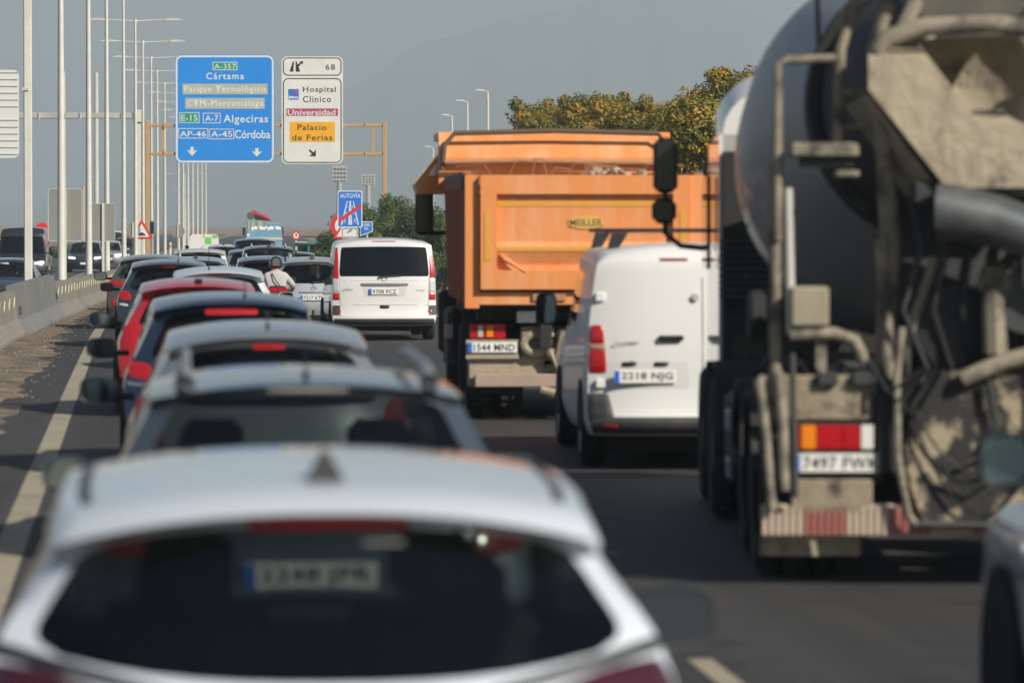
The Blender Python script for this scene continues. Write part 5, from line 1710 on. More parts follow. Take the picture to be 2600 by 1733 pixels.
# chassis and running gear
MB().b2(-.46, -.34, .1, 7.2, .78, 1.04).b2(.34, .46, .1, 7.2, .78, 1.04).b2(-.40, .40, .35, .5, .80, 1.0).b2(-.40, .40, 3.3, 3.5, .80, 1.0).build('chassis', M_chassis, tp)
MB().b2(-1.1, 1.1, .6, 5.0, 1.06, 1.24).build('subframe', M_chassis, tp)
for y in (1.35, 2.75, 6.55):
    for s in (-1, 1):
        truck_wheel(tp, s * 1.06, y, .5, .29, y < 5)
    MB().tube([(-1.0, y, .5), (1.0, y, .5)], .12, 8).build('axle', M_chassis, tp)
for s in (-1, 1):
    pts = [(1.35 + .62 * math.cos(a), .55 + .62 * math.sin(a)) for a in [math.pi * k / 10 for k in range(11)]]
    m = MB()
    m.grid([[(s * .66, y, z), (s * 1.26, y, z)] for y, z in [(3.45, .5), (3.4, .95), (3.1, 1.15), (1.1, 1.15), (.75, .95), (.68, .35)]])
    m.build('mudguard', M_chassis, tp)
    MB().b2(s * .64, s * 1.25, .60, .625, .28, .62).build('mudflap', M_chassis, tp)
    lm = MB().b2(s * .82, s * 1.20, .28, .36, .87, 1.03, .01).build('taillight', M_red, tp)
    MB().b2(s * .95, s * 1.02, .27, .278, .89, 1.01).build('indicator', M_amber, lm)
    MB().b2(s * 1.06, s * 1.11, .27, .278, .89, 1.01).build('reversing_lamp', M_clear, lm)
    MB().b2(s * .40, s * 1.22, .30, .42, .36, .69, .02).build('crossmember', M_dust2, tp)
MB().b2(-1.15, 1.15, .18, .27, .36, .50, .01).build('underrun_bar', mat('bar_pinkish', (.36, .27, .22), .85, noise=((.28, .22, .17), 3, .4, .7)), tp)
number_plate(tp, '1544 MND', -.96, .22, .78)
MB().b2(-1.24, -.68, .24, .30, .66, .86).build('plate_holder', M_dust2, tp)
MB().b2(-.66, -.30, .28, .34, .64, 1.0, .02).build('tow_plate', M_dust2, tp)
hk = MB()
pts = [(-.5 + .13 * math.cos(a), .22, .82 + .10 * math.sin(a)) for a in [2 * math.pi * k / 14 for k in range(15)]]
hk.tube(pts, .045, 8, False)
hk.tube([(-.36, .2, .75), (-.28, .2, .55), (-.2, .2, .95)], .06, 8)
hk.build('hitch', M_dust2, tp)
MB().tube([(-.45, .22, .34), (-.30, .22, .30)], .05, 8).build('air_tank', M_dust2, tp)
for x in (-.85, -.95):
    MB().box((x + .3, .3, 1.10), (.10, .05, .12)).build('work_lamp', M_clear, tp)
for s in (-1, 1):
    MB().b2(s * .72, s * 1.30, 3.75, 5.2, .42, 1.12, .05).build('side_tank', M_chassis, tp)
    MB().b2(s * .80, s * 1.33, 5.95, 6.15, .55, 1.30, .05).build('front_mudguard', M_chassis, tp)
    MB().b2(s * 1.22, s * 1.34, 3.66, 3.74, .78, .94, .01).build('step_lamp', M_clear, tp)
# rubble
M_rub = mat('rubble', (.33, .23, .15), .95, noise=((.50, .43, .35), 1.8, .48, .68), bump=(14, .8))
rd2 = random.Random(9)
rub = thing('rubble_heap', 'pale rubble and broken masonry heaped inside the orange tipper', 'rubble', p, R(-2.0))
m = MB()
rows = []
for i in range(15):
    row = []
    for j in range(13):
        y = .2 + i * .36
        x = -1.1 + 2.2 * j / 12
        e = min(1, min(i, 14 - i) / 2.0) * min(1, min(j, 12 - j) / 2.0)
        row.append((x, y, 2.40 + e * (.06 + .12 * math.exp(-((x - .35) ** 2) * 4 - ((y - 1.3) ** 2) * .5)) + rd2.uniform(-.03, .05)))
    rows.append(row)
m.grid(rows)
m.build('heap', M_rub, rub)
for k in range(46):
    x, y = rd2.uniform(-1.0, 1.05), rd2.uniform(.25, 2.6)
    big = .13 if abs(x - .4) < .35 and k % 3 == 0 else .06
    q = rd2.uniform(.3, .8) * big
    MB().box((x, y, 2.50 + q * .7 + .12 * math.exp(-((x - .35) ** 2) * 5)), (q * 2, q * 1.5, q * 1.4), Matrix.Rotation(rd2.uniform(0, 3), 3, 'Z') @ Matrix.Rotation(rd2.uniform(-.5, .5), 3, 'X'), q * .35).build('lump', M_rub, rub)
for k in range(12):
    x, y = rd2.uniform(-.9, .7), rd2.uniform(.3, 1.6)
    dx, dz = rd2.uniform(-.6, .6), rd2.uniform(.1, .3)
    MB().tube([(x, y, 2.5), (x + dx * .3, y, 2.62 + dz * .6), (x + dx, y + .1, 2.62 + dz * .5)], .006, 4).build('wire', M_rust, rub)

# ---------------------------------------------------------------- concrete mixer truck
p = at_road(2476, 24.5)
mx = thing('mixer_truck', 'dusty concrete mixer truck with grey drum and plate 7497 FWK', 'truck', p, R(-5.3))
M_drum = worn('drum_grey', (.23, .245, .265), (.29, .285, .275), (.14, .14, .14), .5, (1.5, 5, 1.5), .8, .2, .46, .72, .60, .78)
M_cone = mat('dark_drum_end', (.035, .036, .04), .7, noise=((.14, .125, .10), 2.6, .55, .8), bump=(10, .5))  # nearly black with paler blotches, far darker than the drum
ax0, ax1 = Vector((0, .75, 2.95)), Vector((0, 6.3, 2.20))
dr = MB()
axis = (ax1 - ax0).normalized()
u = axis.cross(Vector((1, 0, 0))).normalized()
v = axis.cross(u)
LEN = (ax1 - ax0).length
prof = [(.42, 0), (.50, .03), (.62, .25), (.80, .85), (1.0, 1.5), (1.14, 2.0), (1.19, 2.4), (1.19, 3.4), (1.12, 3.9), (.90, 4.7), (.55, 5.4), (.25, 5.6)]
rows = []
for r, a in prof:
    c = ax0 + axis * a
    rows.append([c + (u * math.cos(2 * math.pi * k / 48) + v * math.sin(2 * math.pi * k / 48)) * r for k in range(48)])
dr.grid(rows[3:], True)
do = dr.build('drum', M_drum, mx, 30)
MB().grid(rows[:4], True).build('drum_cone', M_cone, do, 30)
rows = []
for r, a in [(.42, 0), (.38, .03), (.33, .10), (.12, .22), (.01, .24)]:
    c = ax0 + axis * a
    rows.append([c + (u * math.cos(2 * math.pi * k / 32) + v * math.sin(2 * math.pi * k / 32)) * r for k in range(32)])
mo_ = MB().grid(rows, True).build('drum_mouth', M_cement, do, 30)
# roller ring
rows = []
for r, a in [(.80, .80), (.86, .82), (.88, .96), (.83, .98)]:
    c = ax0 + axis * a
    rows.append([c + (u * math.cos(2 * math.pi * k / 48) + v * math.sin(2 * math.pi * k / 48)) * r for k in range(48)])
MB().grid(rows, True).build('roller_ring', M_chassis, do, 30)
# cab
cm_ = paint('mixer_cab_white', (.70, .69, .65), 0, .35)
cb = MB().prism([(7.0, .9), (7.0, 2.75), (8.8, 2.70), (9.0, 1.85), (9.05, .6), (7.1, .6)], -1.17, 1.17, 'x')
co = cb.build('cab', cm_, mx)
df = MB()
rows = []
for yy, zt, ww in ((7.0, 3.10, 1.14), (7.3, 3.22, 1.16), (8.0, 3.20, 1.16), (8.5, 3.0, 1.12), (8.8, 2.72, 1.1)):
    rows.append([(-ww, yy, 2.6)] + [(-ww + .42 * (1 - math.cos(a)), yy, zt - .34 + .34 * math.sin(a)) for a in [math.pi / 2 * q / 6 for q in range(7)]] + [(ww - .42 * (1 - math.cos(a)), yy, zt - .34 + .34 * math.sin(a)) for a in [math.pi / 2 * q / 6 for q in range(6, -1, -1)]] + [(ww, yy, 2.6)])
df.grid(rows)
df.add(rows[0], [tuple(range(len(rows[0])))])
df.build('roof_deflector', cm_, co, 40)
for s in (-1, 1):
    MB().b2(s * 1.205, s * 1.235, 7.6, 8.5, 1.75, 2.45).build('side_window', M_glassdark, co)
MB().b2(-1.0, 1.0, 8.98, 9.0, 1.85, 2.0).build('windscreen', M_glassdark, co)
MB().b2(-1.15, 1.15, 6.70, 6.98, .95, 2.62).build('engine_tower', M_chassis, mx)
for k in range(9):
    MB().b2(-1.18, -.6, 6.64, 6.69, 1.55 + k * .05, 1.575 + k * .05).build('louvre', M_trim, mx)
for s in (-1, 1):
    mo = MB().box((s * 1.52, 8.45, 2.54), (.19, .15, .43), None, .05).build('mirror', M_black, co)
    MB().box((s * 1.52, 8.371, 2.54), (.14, .006, .37)).build('mirror_glass', mat('dark_mirror', (.035, .045, .04), .08, .5), mo)
    mo2 = MB().box((s * 1.53, 8.45, 2.19), (.19, .14, .20), None, .05).build('wide_mirror', M_black, co)
    MB().box((s * 1.53, 8.376, 2.19), (.14, .006, .15)).build('mirror_glass', mat('dark_mirror', (.035, .045, .04), .08, .5), mo2)
    MB().tube([(s * 1.52, 8.48, 2.7), (s * 1.52, 8.48, 2.02), (s * 1.40, 8.48, 1.92), (s * 1.20, 8.5, 1.90)], .022, 6).build('mirror_arm', M_black, co)
# chassis, axles
MB().b2(-.46, -.34, .15, 8.6, .72, 1.0).b2(.34, .46, .15, 8.6, .72, 1.0).b2(-.40, .40, .3, .5, .75, .98).b2(-.40, .40, 5.6, 5.9, .75, .98).build('chassis', M_chassis, mx)
MB().b2(-.55, .55, .5, 6.6, 1.02, 1.16).build('subframe', M_chassis, mx)
for y, dual in ((1.15, True), (2.5, True), (5.9, False), (7.75, False)):
    for s in (-1, 1):
        truck_wheel(mx, s * (1.07 if dual else 1.13), y, .51, .29, dual)
    MB().tube([(-1.0, y, .51), (1.0, y, .51)], .12, 8).build('axle', M_chassis, mx)
for s in (-1, 1):
    for y in (1.15, 2.5, 5.9):
        m = MB()
        pts = [(y + .60 * math.cos(a), .52 + .60 * math.sin(a)) for a in [math.pi * (k / 10 * .86 + .07) for k in range(11)]]
        m.grid([[(s * .70, a, b) for a, b in pts], [(s * 1.25, a, b) for a, b in pts], [(s * 1.25, a, b - .05) for a, b in pts]])
        m.build('mudguard', M_chassis, mx, 50)
    MB().b2(s * .62, s * 1.21, .46, .49, .15, .27).build('mudflap', M_cement, mx)
    for zz in (.72, .40):
        MB().b2(s * 1.22, s * 1.25, 3.6, 4.1, zz, zz + .14, .01).build('side_marker', mat('marker_blue', (.22, .25, .30), .4), mx)
MB().b2(-1.22, -.9, 3.4, 5.0, .45, .95, .05).build('fuel_tank', M_chassis, mx)
MB().b2(.9, 1.22, 3.4, 5.0, .45, .95, .05).build('water_tank', M_chassis, mx)
# rear panels and lamps
MB().b2(-1.24, -.58, .10, .16, .96, 1.22, .01).build('rear_panel', M_dusty, mx)
MB().b2(-1.08, -.52, .12, .18, .60, .955).build('lamp_board', M_chassis, mx)
MB().b2(-1.05, -.58, .08, .14, .43, .62, .01).build('lower_panel', M_dusty, mx)
def tail_lamp(x0, x1, flip):
    w_ = x1 - x0
    lb_ = MB().b2(x0 - .01, x1 + .01, .075, .12, .785, .945, .008).build('taillight', M_black, mx)
    segs = [(0, .1, mat('dark_red', (.2, .008, .01), .3)), (.1, .29, M_amberlit if False else M_amber), (.29, .62, M_red), (.62, .84, M_redlit), (.84, 1, mat('white_lens', (.68, .66, .62), .3))]
    for a, b, mt in segs:
        if flip: a, b = 1 - b, 1 - a
        MB().b2(x0 + a * w_, x0 + b * w_ - .004, .06, .078, .795, .935, .004).build('lens', mt, lb_)
tail_lamp(-1.04, -.575, False)
tail_lamp(.575, 1.04, True)
MB().b2(.52, 1.08, .12, .18, .60, .955).build('lamp_board', M_chassis, mx)
MB().b2(.58, 1.24, .10, .16, .96, 1.22, .01).build('rear_panel', M_dusty, mx)
number_plate(mx, '7497 FWK', -.78, .09, .715)
# striped underrun guard
stripe = [mat('guard_cream', (.52, .42, .33), .8, noise=((.36, .29, .22), 4, .4, .7)), mat('guard_red', (.34, .10, .085), .8, noise=((.36, .25, .19), 4, .4, .7))]
ug = MB().b2(-1.22, 1.22, .10, .16, .29, .475, .01).build('underrun_guard', stripe[0], mx)
sl = MB().b2(-.012, .012, -.02, 0, .30, .465).mesh('slat')
sls = []
for mt in stripe:
    q = sl.copy(); q.materials.append(mt); sls.append(q)
for k in range(60):
    x = -1.2 + k * .0407
    inst(sls[1 if (k // 6) % 2 else 0], 'slat', ug, (x, .10, 0))
# discharge end: collector funnel, hopper, frame
def trough(y0, y1):
    m = MB()
    out = [(-.62, 3.06), (-.62, 2.86), (-.17, 2.30), (.47, 2.30), (.92, 2.86), (.92, 3.06)]
    inn = [(-.29, 3.06), (-.27, 3.04), (.02, 2.66), (.28, 2.66), (.57, 3.04), (.59, 3.06)]
    n = 6
    vs = [(x, y0, z) for x, z in out] + [(x, y0, z) for x, z in inn] + [(x * .9, y1, z + .12) for x, z in out] + [(x, y1, z + .1) for x, z in inn]
    fs = []
    for i in range(n - 1):
        fs += [(i, i + 1, n + i + 1, n + i), (2 * n + i, 3 * n + i, 3 * n + i + 1, 2 * n + i + 1), (i, 2 * n + i, 2 * n + i + 1, i + 1), (n + i, n + i + 1, 3 * n + i + 1, 3 * n + i)]
    fs += [(0, n, 3 * n, 2 * n), (n - 1, 3 * n - 1, 4 * n - 1, 2 * n - 1)]
    return m.add(vs, fs)
trough(-.05, .55).build('chute_funnel', M_cement, mx, 30)
MB().add([(-.62, .02, 2.84), (-.20, .02, 2.28), (-.34, .40, 2.22), (-.72, .40, 2.78)], [(0, 1, 2, 3)]).build('funnel_skirt', M_cement, mx)
hp = MB()
top = [(-.55, -.25, 3.75), (.55, -.25, 3.75), (.55, .75, 3.75), (-.55, .75, 3.75)]
bot = [(-.24, .15, 3.18), (.30, .15, 3.18), (.30, .65, 3.18), (-.24, .65, 3.18)]
hp.add(top + bot, [(0, 4, 5, 1), (1, 5, 6, 2), (2, 6, 7, 3), (3, 7, 4, 0)])
hp.build('hopper', mat('hopper_grey', (.28, .28, .26), .7, noise=((.40, .36, .28), 3, .45, .7)), mx)
MB().tube([(-.56, .0, 3.08), (-.50, -.02, 3.16), (-.30, -.04, 3.22), (.1, -.04, 3.24), (.5, -.02, 3.18), (.58, 0, 3.08)], .055, 8).build('frame_arch', M_frame, mx, 50)
for s in (-1, 1):
    MB().tube([(s * .50, .35, 1.1), (s * .46, .30, 2.0), (s * .56, .12, 3.1), (s * .40, .2, 3.7)], [.06, .06, .055, .05], 8).build('frame_leg', M_frame if s < 0 else M_chassis, mx, 50)
    MB().tube([(s * .42, .05, 3.2), (s * .26, .05, 3.55), (s * .20, .2, 3.75)], .05, 8).build('hopper_stay', M_frame, mx)
# swivel chute and its column
ch = MB()
rows = []
for k in range(9):
    t_ = k / 8
    c = Vector((-.22 + .95 * t_, -.12 - .03 * t_, 2.16 - .05 * t_ - .30 * t_ * t_))
    r = .17 - .03 * t_
    rows.append([c + Vector((.04 * math.cos(a), r * math.cos(a), r * math.sin(a))) for a in [2 * math.pi * q / 14 for q in range(14)]])
ch.grid(rows, True)
ch.build('swivel_chute', mat('chute_steel', (.06, .07, .075), .5, .3, noise=((.13, .13, .125), 3, .45, .7)), mx, 50)
MB().tube([(.12, .02, 1.35), (.10, .0, 1.85)], .07, 8).tube([(.02, .0, 1.75), (.2, .0, 1.75)], .05, 8).build('chute_column', M_frame, mx)
MB().prism([(.16, 1.50), (.42, 1.42), (.22, 1.88)], -.02, .04, 'y').build('gusset', M_trim, mx)
MB().tube([(-.08, -.03, 1.20), (.15, -.03, 1.30), (.60, -.03, 1.42)], .05, 8).build('swing_arm', M_frame, mx, 50)
MB().tube([(-.22, .10, 1.9), (-.35, .2, 1.5), (-.40, .25, 1.1)], .03, 6).build('hydraulic_ram', M_frame, mx)
# perforated guard plate with cement splashes
M_mesh = mat('splashed_guard', (.030, .029, .028), .8, noise=((.40, .33, .22), 2.6, .50, .56, 12), bump=(70, 1.0))
MB().prism([(-.40 + .12 * (1 - math.sin(math.pi * k / 10)), .36 + .088 * k) for k in range(10, -1, -1)] + [(.95, .36), (.95, 1.30)], .02, .05, 'y').build('guard_plate', M_mesh, mx)
MB().tube([(-.42, .0, 1.5), (-.45, .0, 1.2), (-.44, .0, .75), (-.38, .0, .42), (-.33, .0, .36)], .022, 8).build('guard_rim', M_frame, mx)
MB().tube([(-.38, .0, .37), (.2, .0, .36), (.95, .0, .36)], .022, 8).build('guard_rim', M_trim, mx)
for a, b, c_ in ((-.36, .12, .40), (-.34, .06, .24)):
    pts = [(a + (b + .32 - a) * k / 12, -.03, 1.02 - c_ * 1.5 * math.sin(math.pi * k / 12) ** .8) for k in range(13)]
    MB().tube(pts, .009, 6).build('hose', M_black, mx, 60)
MB().tube([(.08, -.04, 1.20), (.12, -.04, .95), (.06, -.04, .78), (-.06, -.04, .72)], .018, 6).build('hose', M_trim, mx, 60)
# ladder, platform, pipes on the left
def rail(pts, r, mt, name='ladder_rail'): return MB().tube(pts, r, 8).build(name, mt, mx, 50)
rail([(-1.12, .25, 2.0), (-1.12, .22, 3.02), (-1.06, .22, 3.04), (-.78, .22, 3.05)], .026, M_frame)
rail([(-.78, .22, 2.5), (-.76, .22, 3.1), (-.62, .22, 3.6)], .032, M_frame)
rail([(-.88, .3, 3.1), (-.90, .3, 3.7)], .014, M_black, 'aerial_rod')
rail([(-1.10, .35, 2.2), (-1.10, .35, 2.95)], .018, M_trim)
for zz in (2.85, 2.65):
    rail([(-.76, .22, zz), (-.60, .22, zz)], .02, M_frame, 'ladder_rung')
MB().b2(-1.05, -.66, .10, .45, 2.48, 2.56, .01).build('platform', M_frame, mx)
MB().b2(-1.0, -.68, .16, .42, 2.42, 2.475).build('platform_bracket', M_black, mx)
MB().b2(-.80, -.66, .05, .30, 2.36, 2.40, .01).build('step', M_frame, mx)
rail([(-1.15, .30, 2.45), (-1.13, .30, 1.9), (-1.13, .30, 1.2)], .036, M_frame, 'ladder_tube')
rail([(-1.06, .28, 2.3), (-1.04, .28, 1.45)], .028, M_galv, 'ladder_tube')
rail([(-1.13, .02, 1.24), (-1.10, .02, .95), (-1.09, .02, .56)], .036, M_frame, 'ladder_strut')
rail([(-1.05, .0, 1.35), (-1.03, .0, .52)], .02, M_trim, 'ladder_strut')
rail([(-1.24, .04, 1.2), (-1.20, .04, .9), (-1.16, .04, .45)], .03, M_frame, 'ladder_strut')
MB().b2(-1.05, -.83, .12, .34, 1.50, 1.73, .012).build('control_box', mat('box_khaki', (.26, .235, .17), .8, noise=((.34, .30, .21), 4, .4, .7)), mx)
rail([(-1.05, .16, 1.45), (-.80, .16, 1.46), (-.68, .16, 1.42), (-.62, .16, 1.30), (-.60, .16, 1.18)], .038, M_frame, 'pipe')
MB().b2(-.90, -.84, .18, .24, 1.22, 1.46).build('pipe_bracket', M_frame, mx)
MB().lathe([(.13, -.05), (.15, -.03), (.15, .03), (.13, .05)], (-1.22, .65, 1.55), 'x', 20).build('hose_reel', M_chassis, mx)
for k in range(5):
    zz = 1.30 - .02 * k
    rail([(-1.0 + .09 * k, .2, zz), (-.92 + .08 * k, .1, zz - .12 - .02 * (k % 2)), (-.78 + .05 * k, .14, zz - .02)], .010, M_black, 'cable')
MB().b2(-.55, -.25, .06, .30, .66, 1.18).build('gearbox_bracket', M_chassis, mx)
MB().lathe([(.27, .20), (.28, .24), (.25, .26), (.10, .25), (.09, .18), (.01, .18)], (-.08, 0, 1.47), 'y', 28).build('drive_motor', M_black, mx, 40)
MB().b2(-.50, .95, .34, .40, 1.20, 2.25).build('support_frame', M_cone, mx)
for k in range(6):
    x0 = -.36 + .14 * k
    rail([(x0, .16, 2.25 - .05 * (k % 3)), (x0 + .06, .05, 1.95), (x0 - .05 + .03 * k, .06, 1.6), (x0 + .1, .14, 1.25)], .016 + .006 * (k % 2), M_black if k % 3 else M_cone, 'hose')
for k in range(4):
    rail([(-.62 + .02 * k, .1, 1.30), (-.50 + .05 * k, -.02, 1.12 - .05 * k), (-.30 + .04 * k, .0, 1.26)], .013, M_black, 'hose')
rail([(.30, .0, 1.30), (.33, -.02, 1.0), (.24, -.04, .72), (.02, -.05, .58), (-.2, -.04, .66)], .011, M_black, 'hose')
rail([(.30, .02, 1.9), (.62, .0, 2.25)], .04, M_cone, 'chute_strut')
MB().b2(-.36, -.22, .0, .16, 2.20, 2.34, .02).build('chute_hinge', M_cone, mx)
for x in (-.9, -.7):
    MB().b2(x, x + .12, .05, .10, 1.16, 1.24, .01).build('bracket', M_cone, mx)
rail([(-1.2, .3, 1.3), (-.6, .3, 1.26)], .03, M_cone, 'cross_bar')
rail([(-.48, .2, 1.2), (-.50, .2, 1.6), (-.52, .25, 2.0)], .04, M_frame, 'support_strut')

# ---------------------------------------------------------------- motorcyclist and scooter
p = at_road(705, 76.0)
p.z += dip(p.y)
sc = thing('scooter', 'black scooter with a red lensed top case ridden between the lanes', 'scooter', p, R(.3))
sc.scale = (.88, .88, .88)
MB().prism([(.35, .40), (.55, .75), (.95, .78), (1.15, .40), (1.35, .30), (1.65, .45), (1.72, 1.0), (1.60, 1.0), (1.45, .40), (1.2, .28), (.5, .28)], -.16, .16, 'x').build('body', M_black, sc)
MB().prism([(.30, .72), (.35, .82), (.9, .86), (1.1, .80), (1.0, .72)], -.15, .15, 'x').build('seat', M_seat, sc)
for y in (.42, 1.62):
    w_ = MB().lathe([(.15, -.05), (.26, -.06), (.28, -.03), (.28, .03), (.26, .06), (.15, .05)], (0, y, .28), 'x', 22, False).build('wheel', M_tyre, sc, 50)
    MB().lathe([(.15, -.04), (.02, -.05), (.02, .05), (.15, .04)], (0, y, .28), 'x', 16, False).build('rim', M_rim, w_)
tc_ = MB().box((0, .12, 1.02), (.46, .36, .28), None, .09).build('top_case', M_black, sc, 60)
for s in (-1, 1):
    MB().prism([(s * .01, 1.04), (s * .20, 1.05), (s * .17, 1.13), (s * .01, 1.125)], -.075, -.055, 'y').build('reflector', M_red, tc_)
MB().box((0, .10, .86), (.12, .5, .04)).build('rack', M_black, sc)
MB().box((0, .12, .62), (.22, .05, .09), None, .02).build('taillight', M_redlit, sc)
number_plate(sc, None, 0, .08, .45, .22, .16)
MB().tube([(-.36, 1.45, 1.02), (-.15, 1.55, 1.06), (.15, 1.55, 1.06), (.36, 1.45, 1.02)], .018, 8).build('handlebar', M_black, sc)
for s in (-1, 1):
    mo = MB().tube([(s * .28, 1.5, 1.06), (s * .36, 1.5, 1.22)], .01, 6).lathe([(.07, 0), (.08, .015), (.05, .03)], (s * .36, 1.5, 1.26), 'y', 14).build('mirror', M_black, sc)
MB().prism([(.12, .86), (.36, .80), (.36, .72), (.20, .60)], .04, .10, 'y').build('red_fairing', paint('bright_red', (.42, .012, .018)), sc)

# rider: one skinned body, seated, leaning to the bars
pr = thing('person', 'person in grey t-shirt and black helmet riding the scooter, strap across the back', 'person', p, R(.3))
pr.scale = (.88, .88, .88)
nodes = {'pelvis': (0, .80, .90), 'waist': (0, .82, 1.04), 'chest': (0, .86, 1.24), 'neckb': (0, .90, 1.42), 'neck': (0, .92, 1.50), 'head': (0, .94, 1.58),
         'shl': (-.19, .88, 1.36), 'shr': (.19, .88, 1.36), 'ell': (-.36, .98, 1.14), 'elr': (.36, .98, 1.14), 'wrl': (-.34, 1.30, 1.05), 'wrr': (.34, 1.30, 1.05), 'hal': (-.33, 1.44, 1.05), 'har': (.33, 1.44, 1.05),
         'hil': (-.11, .82, .88), 'hir': (.11, .82, .88), 'knl': (-.22, 1.28, .84), 'knr': (.22, 1.28, .84), 'anl': (-.20, 1.26, .42), 'anr': (.20, 1.26, .42), 'tol': (-.20, 1.42, .37), 'tor': (.20, 1.42, .37)}
rad = {'pelvis': .17, 'waist': .175, 'chest': .185, 'neckb': .10, 'neck': .062, 'head': .075, 'shl': .095, 'shr': .095, 'ell': .062, 'elr': .062, 'wrl': .036, 'wrr': .036, 'hal': .042, 'har': .042,
       'hil': .115, 'hir': .115, 'knl': .075, 'knr': .075, 'anl': .048, 'anr': .048, 'tol': .04, 'tor': .04}
ed = [('pelvis', 'waist'), ('waist', 'chest'), ('chest', 'neckb'), ('neckb', 'neck'), ('neck', 'head'), ('chest', 'shl'), ('chest', 'shr'), ('shl', 'ell'), ('shr', 'elr'), ('ell', 'wrl'), ('elr', 'wrr'), ('wrl', 'hal'), ('wrr', 'har'),
      ('pelvis', 'hil'), ('pelvis', 'hir'), ('hil', 'knl'), ('hir', 'knr'), ('knl', 'anl'), ('knr', 'anr'), ('anl', 'tol'), ('anr', 'tor')]
nm = list(nodes)
# fingers closing on the grips
for s, h in ((-1, 'hal'), (1, 'har')):
    bx_, by_, bz_ = nodes[h]
    for q in range(4):
        a = 'f%s%d' % (h, q)
        nodes[a] = (bx_ + s * (.03 - .02 * q), by_ + .05, bz_ + .005); rad[a] = .010
        nodes[a + 'b'] = (bx_ + s * (.03 - .02 * q), by_ + .055, bz_ - .035); rad[a + 'b'] = .009
        ed += [(h, a), (a, a + 'b')]
    nodes['t' + h] = (bx_ - s * .05, by_ + .02, bz_ - .03); rad['t' + h] = .011
    ed.append((h, 't' + h))
nm = list(nodes)
me = bpy.data.meshes.new('body')
me.from_pydata([nodes[k] for k in nm], [(nm.index(a), nm.index(b)) for a, b in ed], [])
bo_ = bpy.data.objects.new('tmp_body', me)
C.objects.link(bo_)
sk = bo_.modifiers.new('skin', 'SKIN')
for i, k in enumerate(nm):
    sv_ = me.skin_vertices[0].data[i]
    r = rad[k]
    sv_.radius = (r * (1.12 if k in ('chest', 'waist', 'pelvis') else 1), r * (.72 if k in ('chest', 'waist') else 1))
    sv_.use_root = k == 'pelvis'
sb = bo_.modifiers.new('sub', 'SUBSURF')
sb.levels = 2
dg = bpy.context.evaluated_depsgraph_get()
bm_ = bpy.data.meshes.new_from_object(bo_.evaluated_get(dg))
bpy.data.objects.remove(bo_)
bm_.name = 'body'
M_shirt = mat('grey_tshirt', (.46, .44, .42), .85, noise=((.40, .385, .37), 5, .4, .7))
M_skin = mat('skin', (.46, .25, .17), .6)
M_jean = mat('jeans', (.05, .06, .09), .85)
M_shoe = mat('shoes', (.03, .03, .03), .7)
bm_.materials.clear()
for m_ in (M_shirt, M_skin, M_jean, M_shoe): bm_.materials.append(m_)
for f in bm_.polygons:
    c = f.center
    f.use_smooth = True
    if c.z > 1.455: f.material_index = 1
    elif c.z < .44: f.material_index = 3
    elif c.z < .93 and abs(c.x) < .34 and not (c.y > 1.0 and c.z > .98): f.material_index = 2
    elif (abs(c.x) > .25 and (c.z < 1.16) and c.z > .95): f.material_index = 1
    else: f.material_index = 0
inst(bm_, 'body', pr)
hl_ = MB()
hl_.lathe([(.01, 1.755), (.06, 1.745), (.105, 1.71), (.13, 1.65), (.138, 1.58), (.135, 1.53), (.125, 1.515), (.11, 1.52)], (0, .95, 0), 'z', 28, False)
ho = hl_.build('helmet', mat('helmet_black', (.012, .012, .014), .15, 0, 1.0), pr, 60)
MB().prism([(-.07, 1.56), (.07, 1.56), (.075, 1.67), (.04, 1.715), (-.04, 1.715), (-.075, 1.67)], .808, .828, 'y').build('helmet_decal', mat('helmet_silver', (.6, .6, .6), .15, .9), ho)
MB().tube([(-.11, .955, 1.42), (-.085, .77, 1.40), (-.02, .71, 1.28), (.09, .705, 1.12), (.16, .74, .99)], .012, 6).build('strap', M_black, pr, 60)
MB().lathe([(.085, -.05), (.10, 0), (.075, .04)], (0, .95, 1.55), 'z', 16).build('hair', mat('hair', (.05, .035, .025), .8), pr, 60)

# ---------------------------------------------------------------- far lorry loaded with furniture
p = at_road(668, 262.0)
p.z += dip(p.y)
kk = 262.0 / F
lz = p.z
def lx(px): return (px - 668) * kk
def lzv(py): return EYE + (HZ - py) * kk - lz
lo = thing('loaded_lorry', 'pale blue lorry with cream stripe piled high above its sides', 'truck', p, heading(p.y))
M_lb = mat('lorry_blue', (.13, .30, .44), .6, noise=((.20, .36, .47), 2, .4, .7))
MB().b2(lx(626), lx(716), 0, 5.2, lzv(656), lzv(582), .03).build('cargo_body', M_lb, lo)
MB().b2(lx(625), lx(717), -.03, .0, lzv(609), lzv(603)).build('cream_stripe', mat('cream_paint', (.66, .56, .34), .6), lo)
MB().b2(lx(627), lx(634), -.02, .0, lzv(600), lzv(593)).build('label_plate', M_signwhite, lo)
lettering('MUDANZAS', lx(645), lzv(617), lx(700), lzv(612), -.02, mat('faded_white', (.42, .5, .55), .7), lo)
MB().b2(lx(640), lx(712), .05, 5.2, lzv(628) - .55, lzv(656)).build('tail_frame', mat('rusty_red', (.35, .12, .10), .8), lo)
MB().b2(lx(630), lx(712), 5.4, 7.2, .6, lzv(590), .08).build('cab', M_lb, lo)
for s, px in ((-1, 621), (1, 720)):
    MB().box((lx(px), 6.6, lzv(588)), (.18, .12, .5), None, .05).build('mirror', M_black, lo)
for y in (1.2, 2.5, 6.4):
    for s in (-1, 1): truck_wheel(lo, s * .95, y, .45, .28)
MB().b2(-.9, .9, .2, 6.8, .55, .9).build('chassis', M_chassis, lo)
for s in (-1, 1): MB().b2(s * .6, s * .95, -.03, .02, .75, .9).build('taillight', M_red, lo)
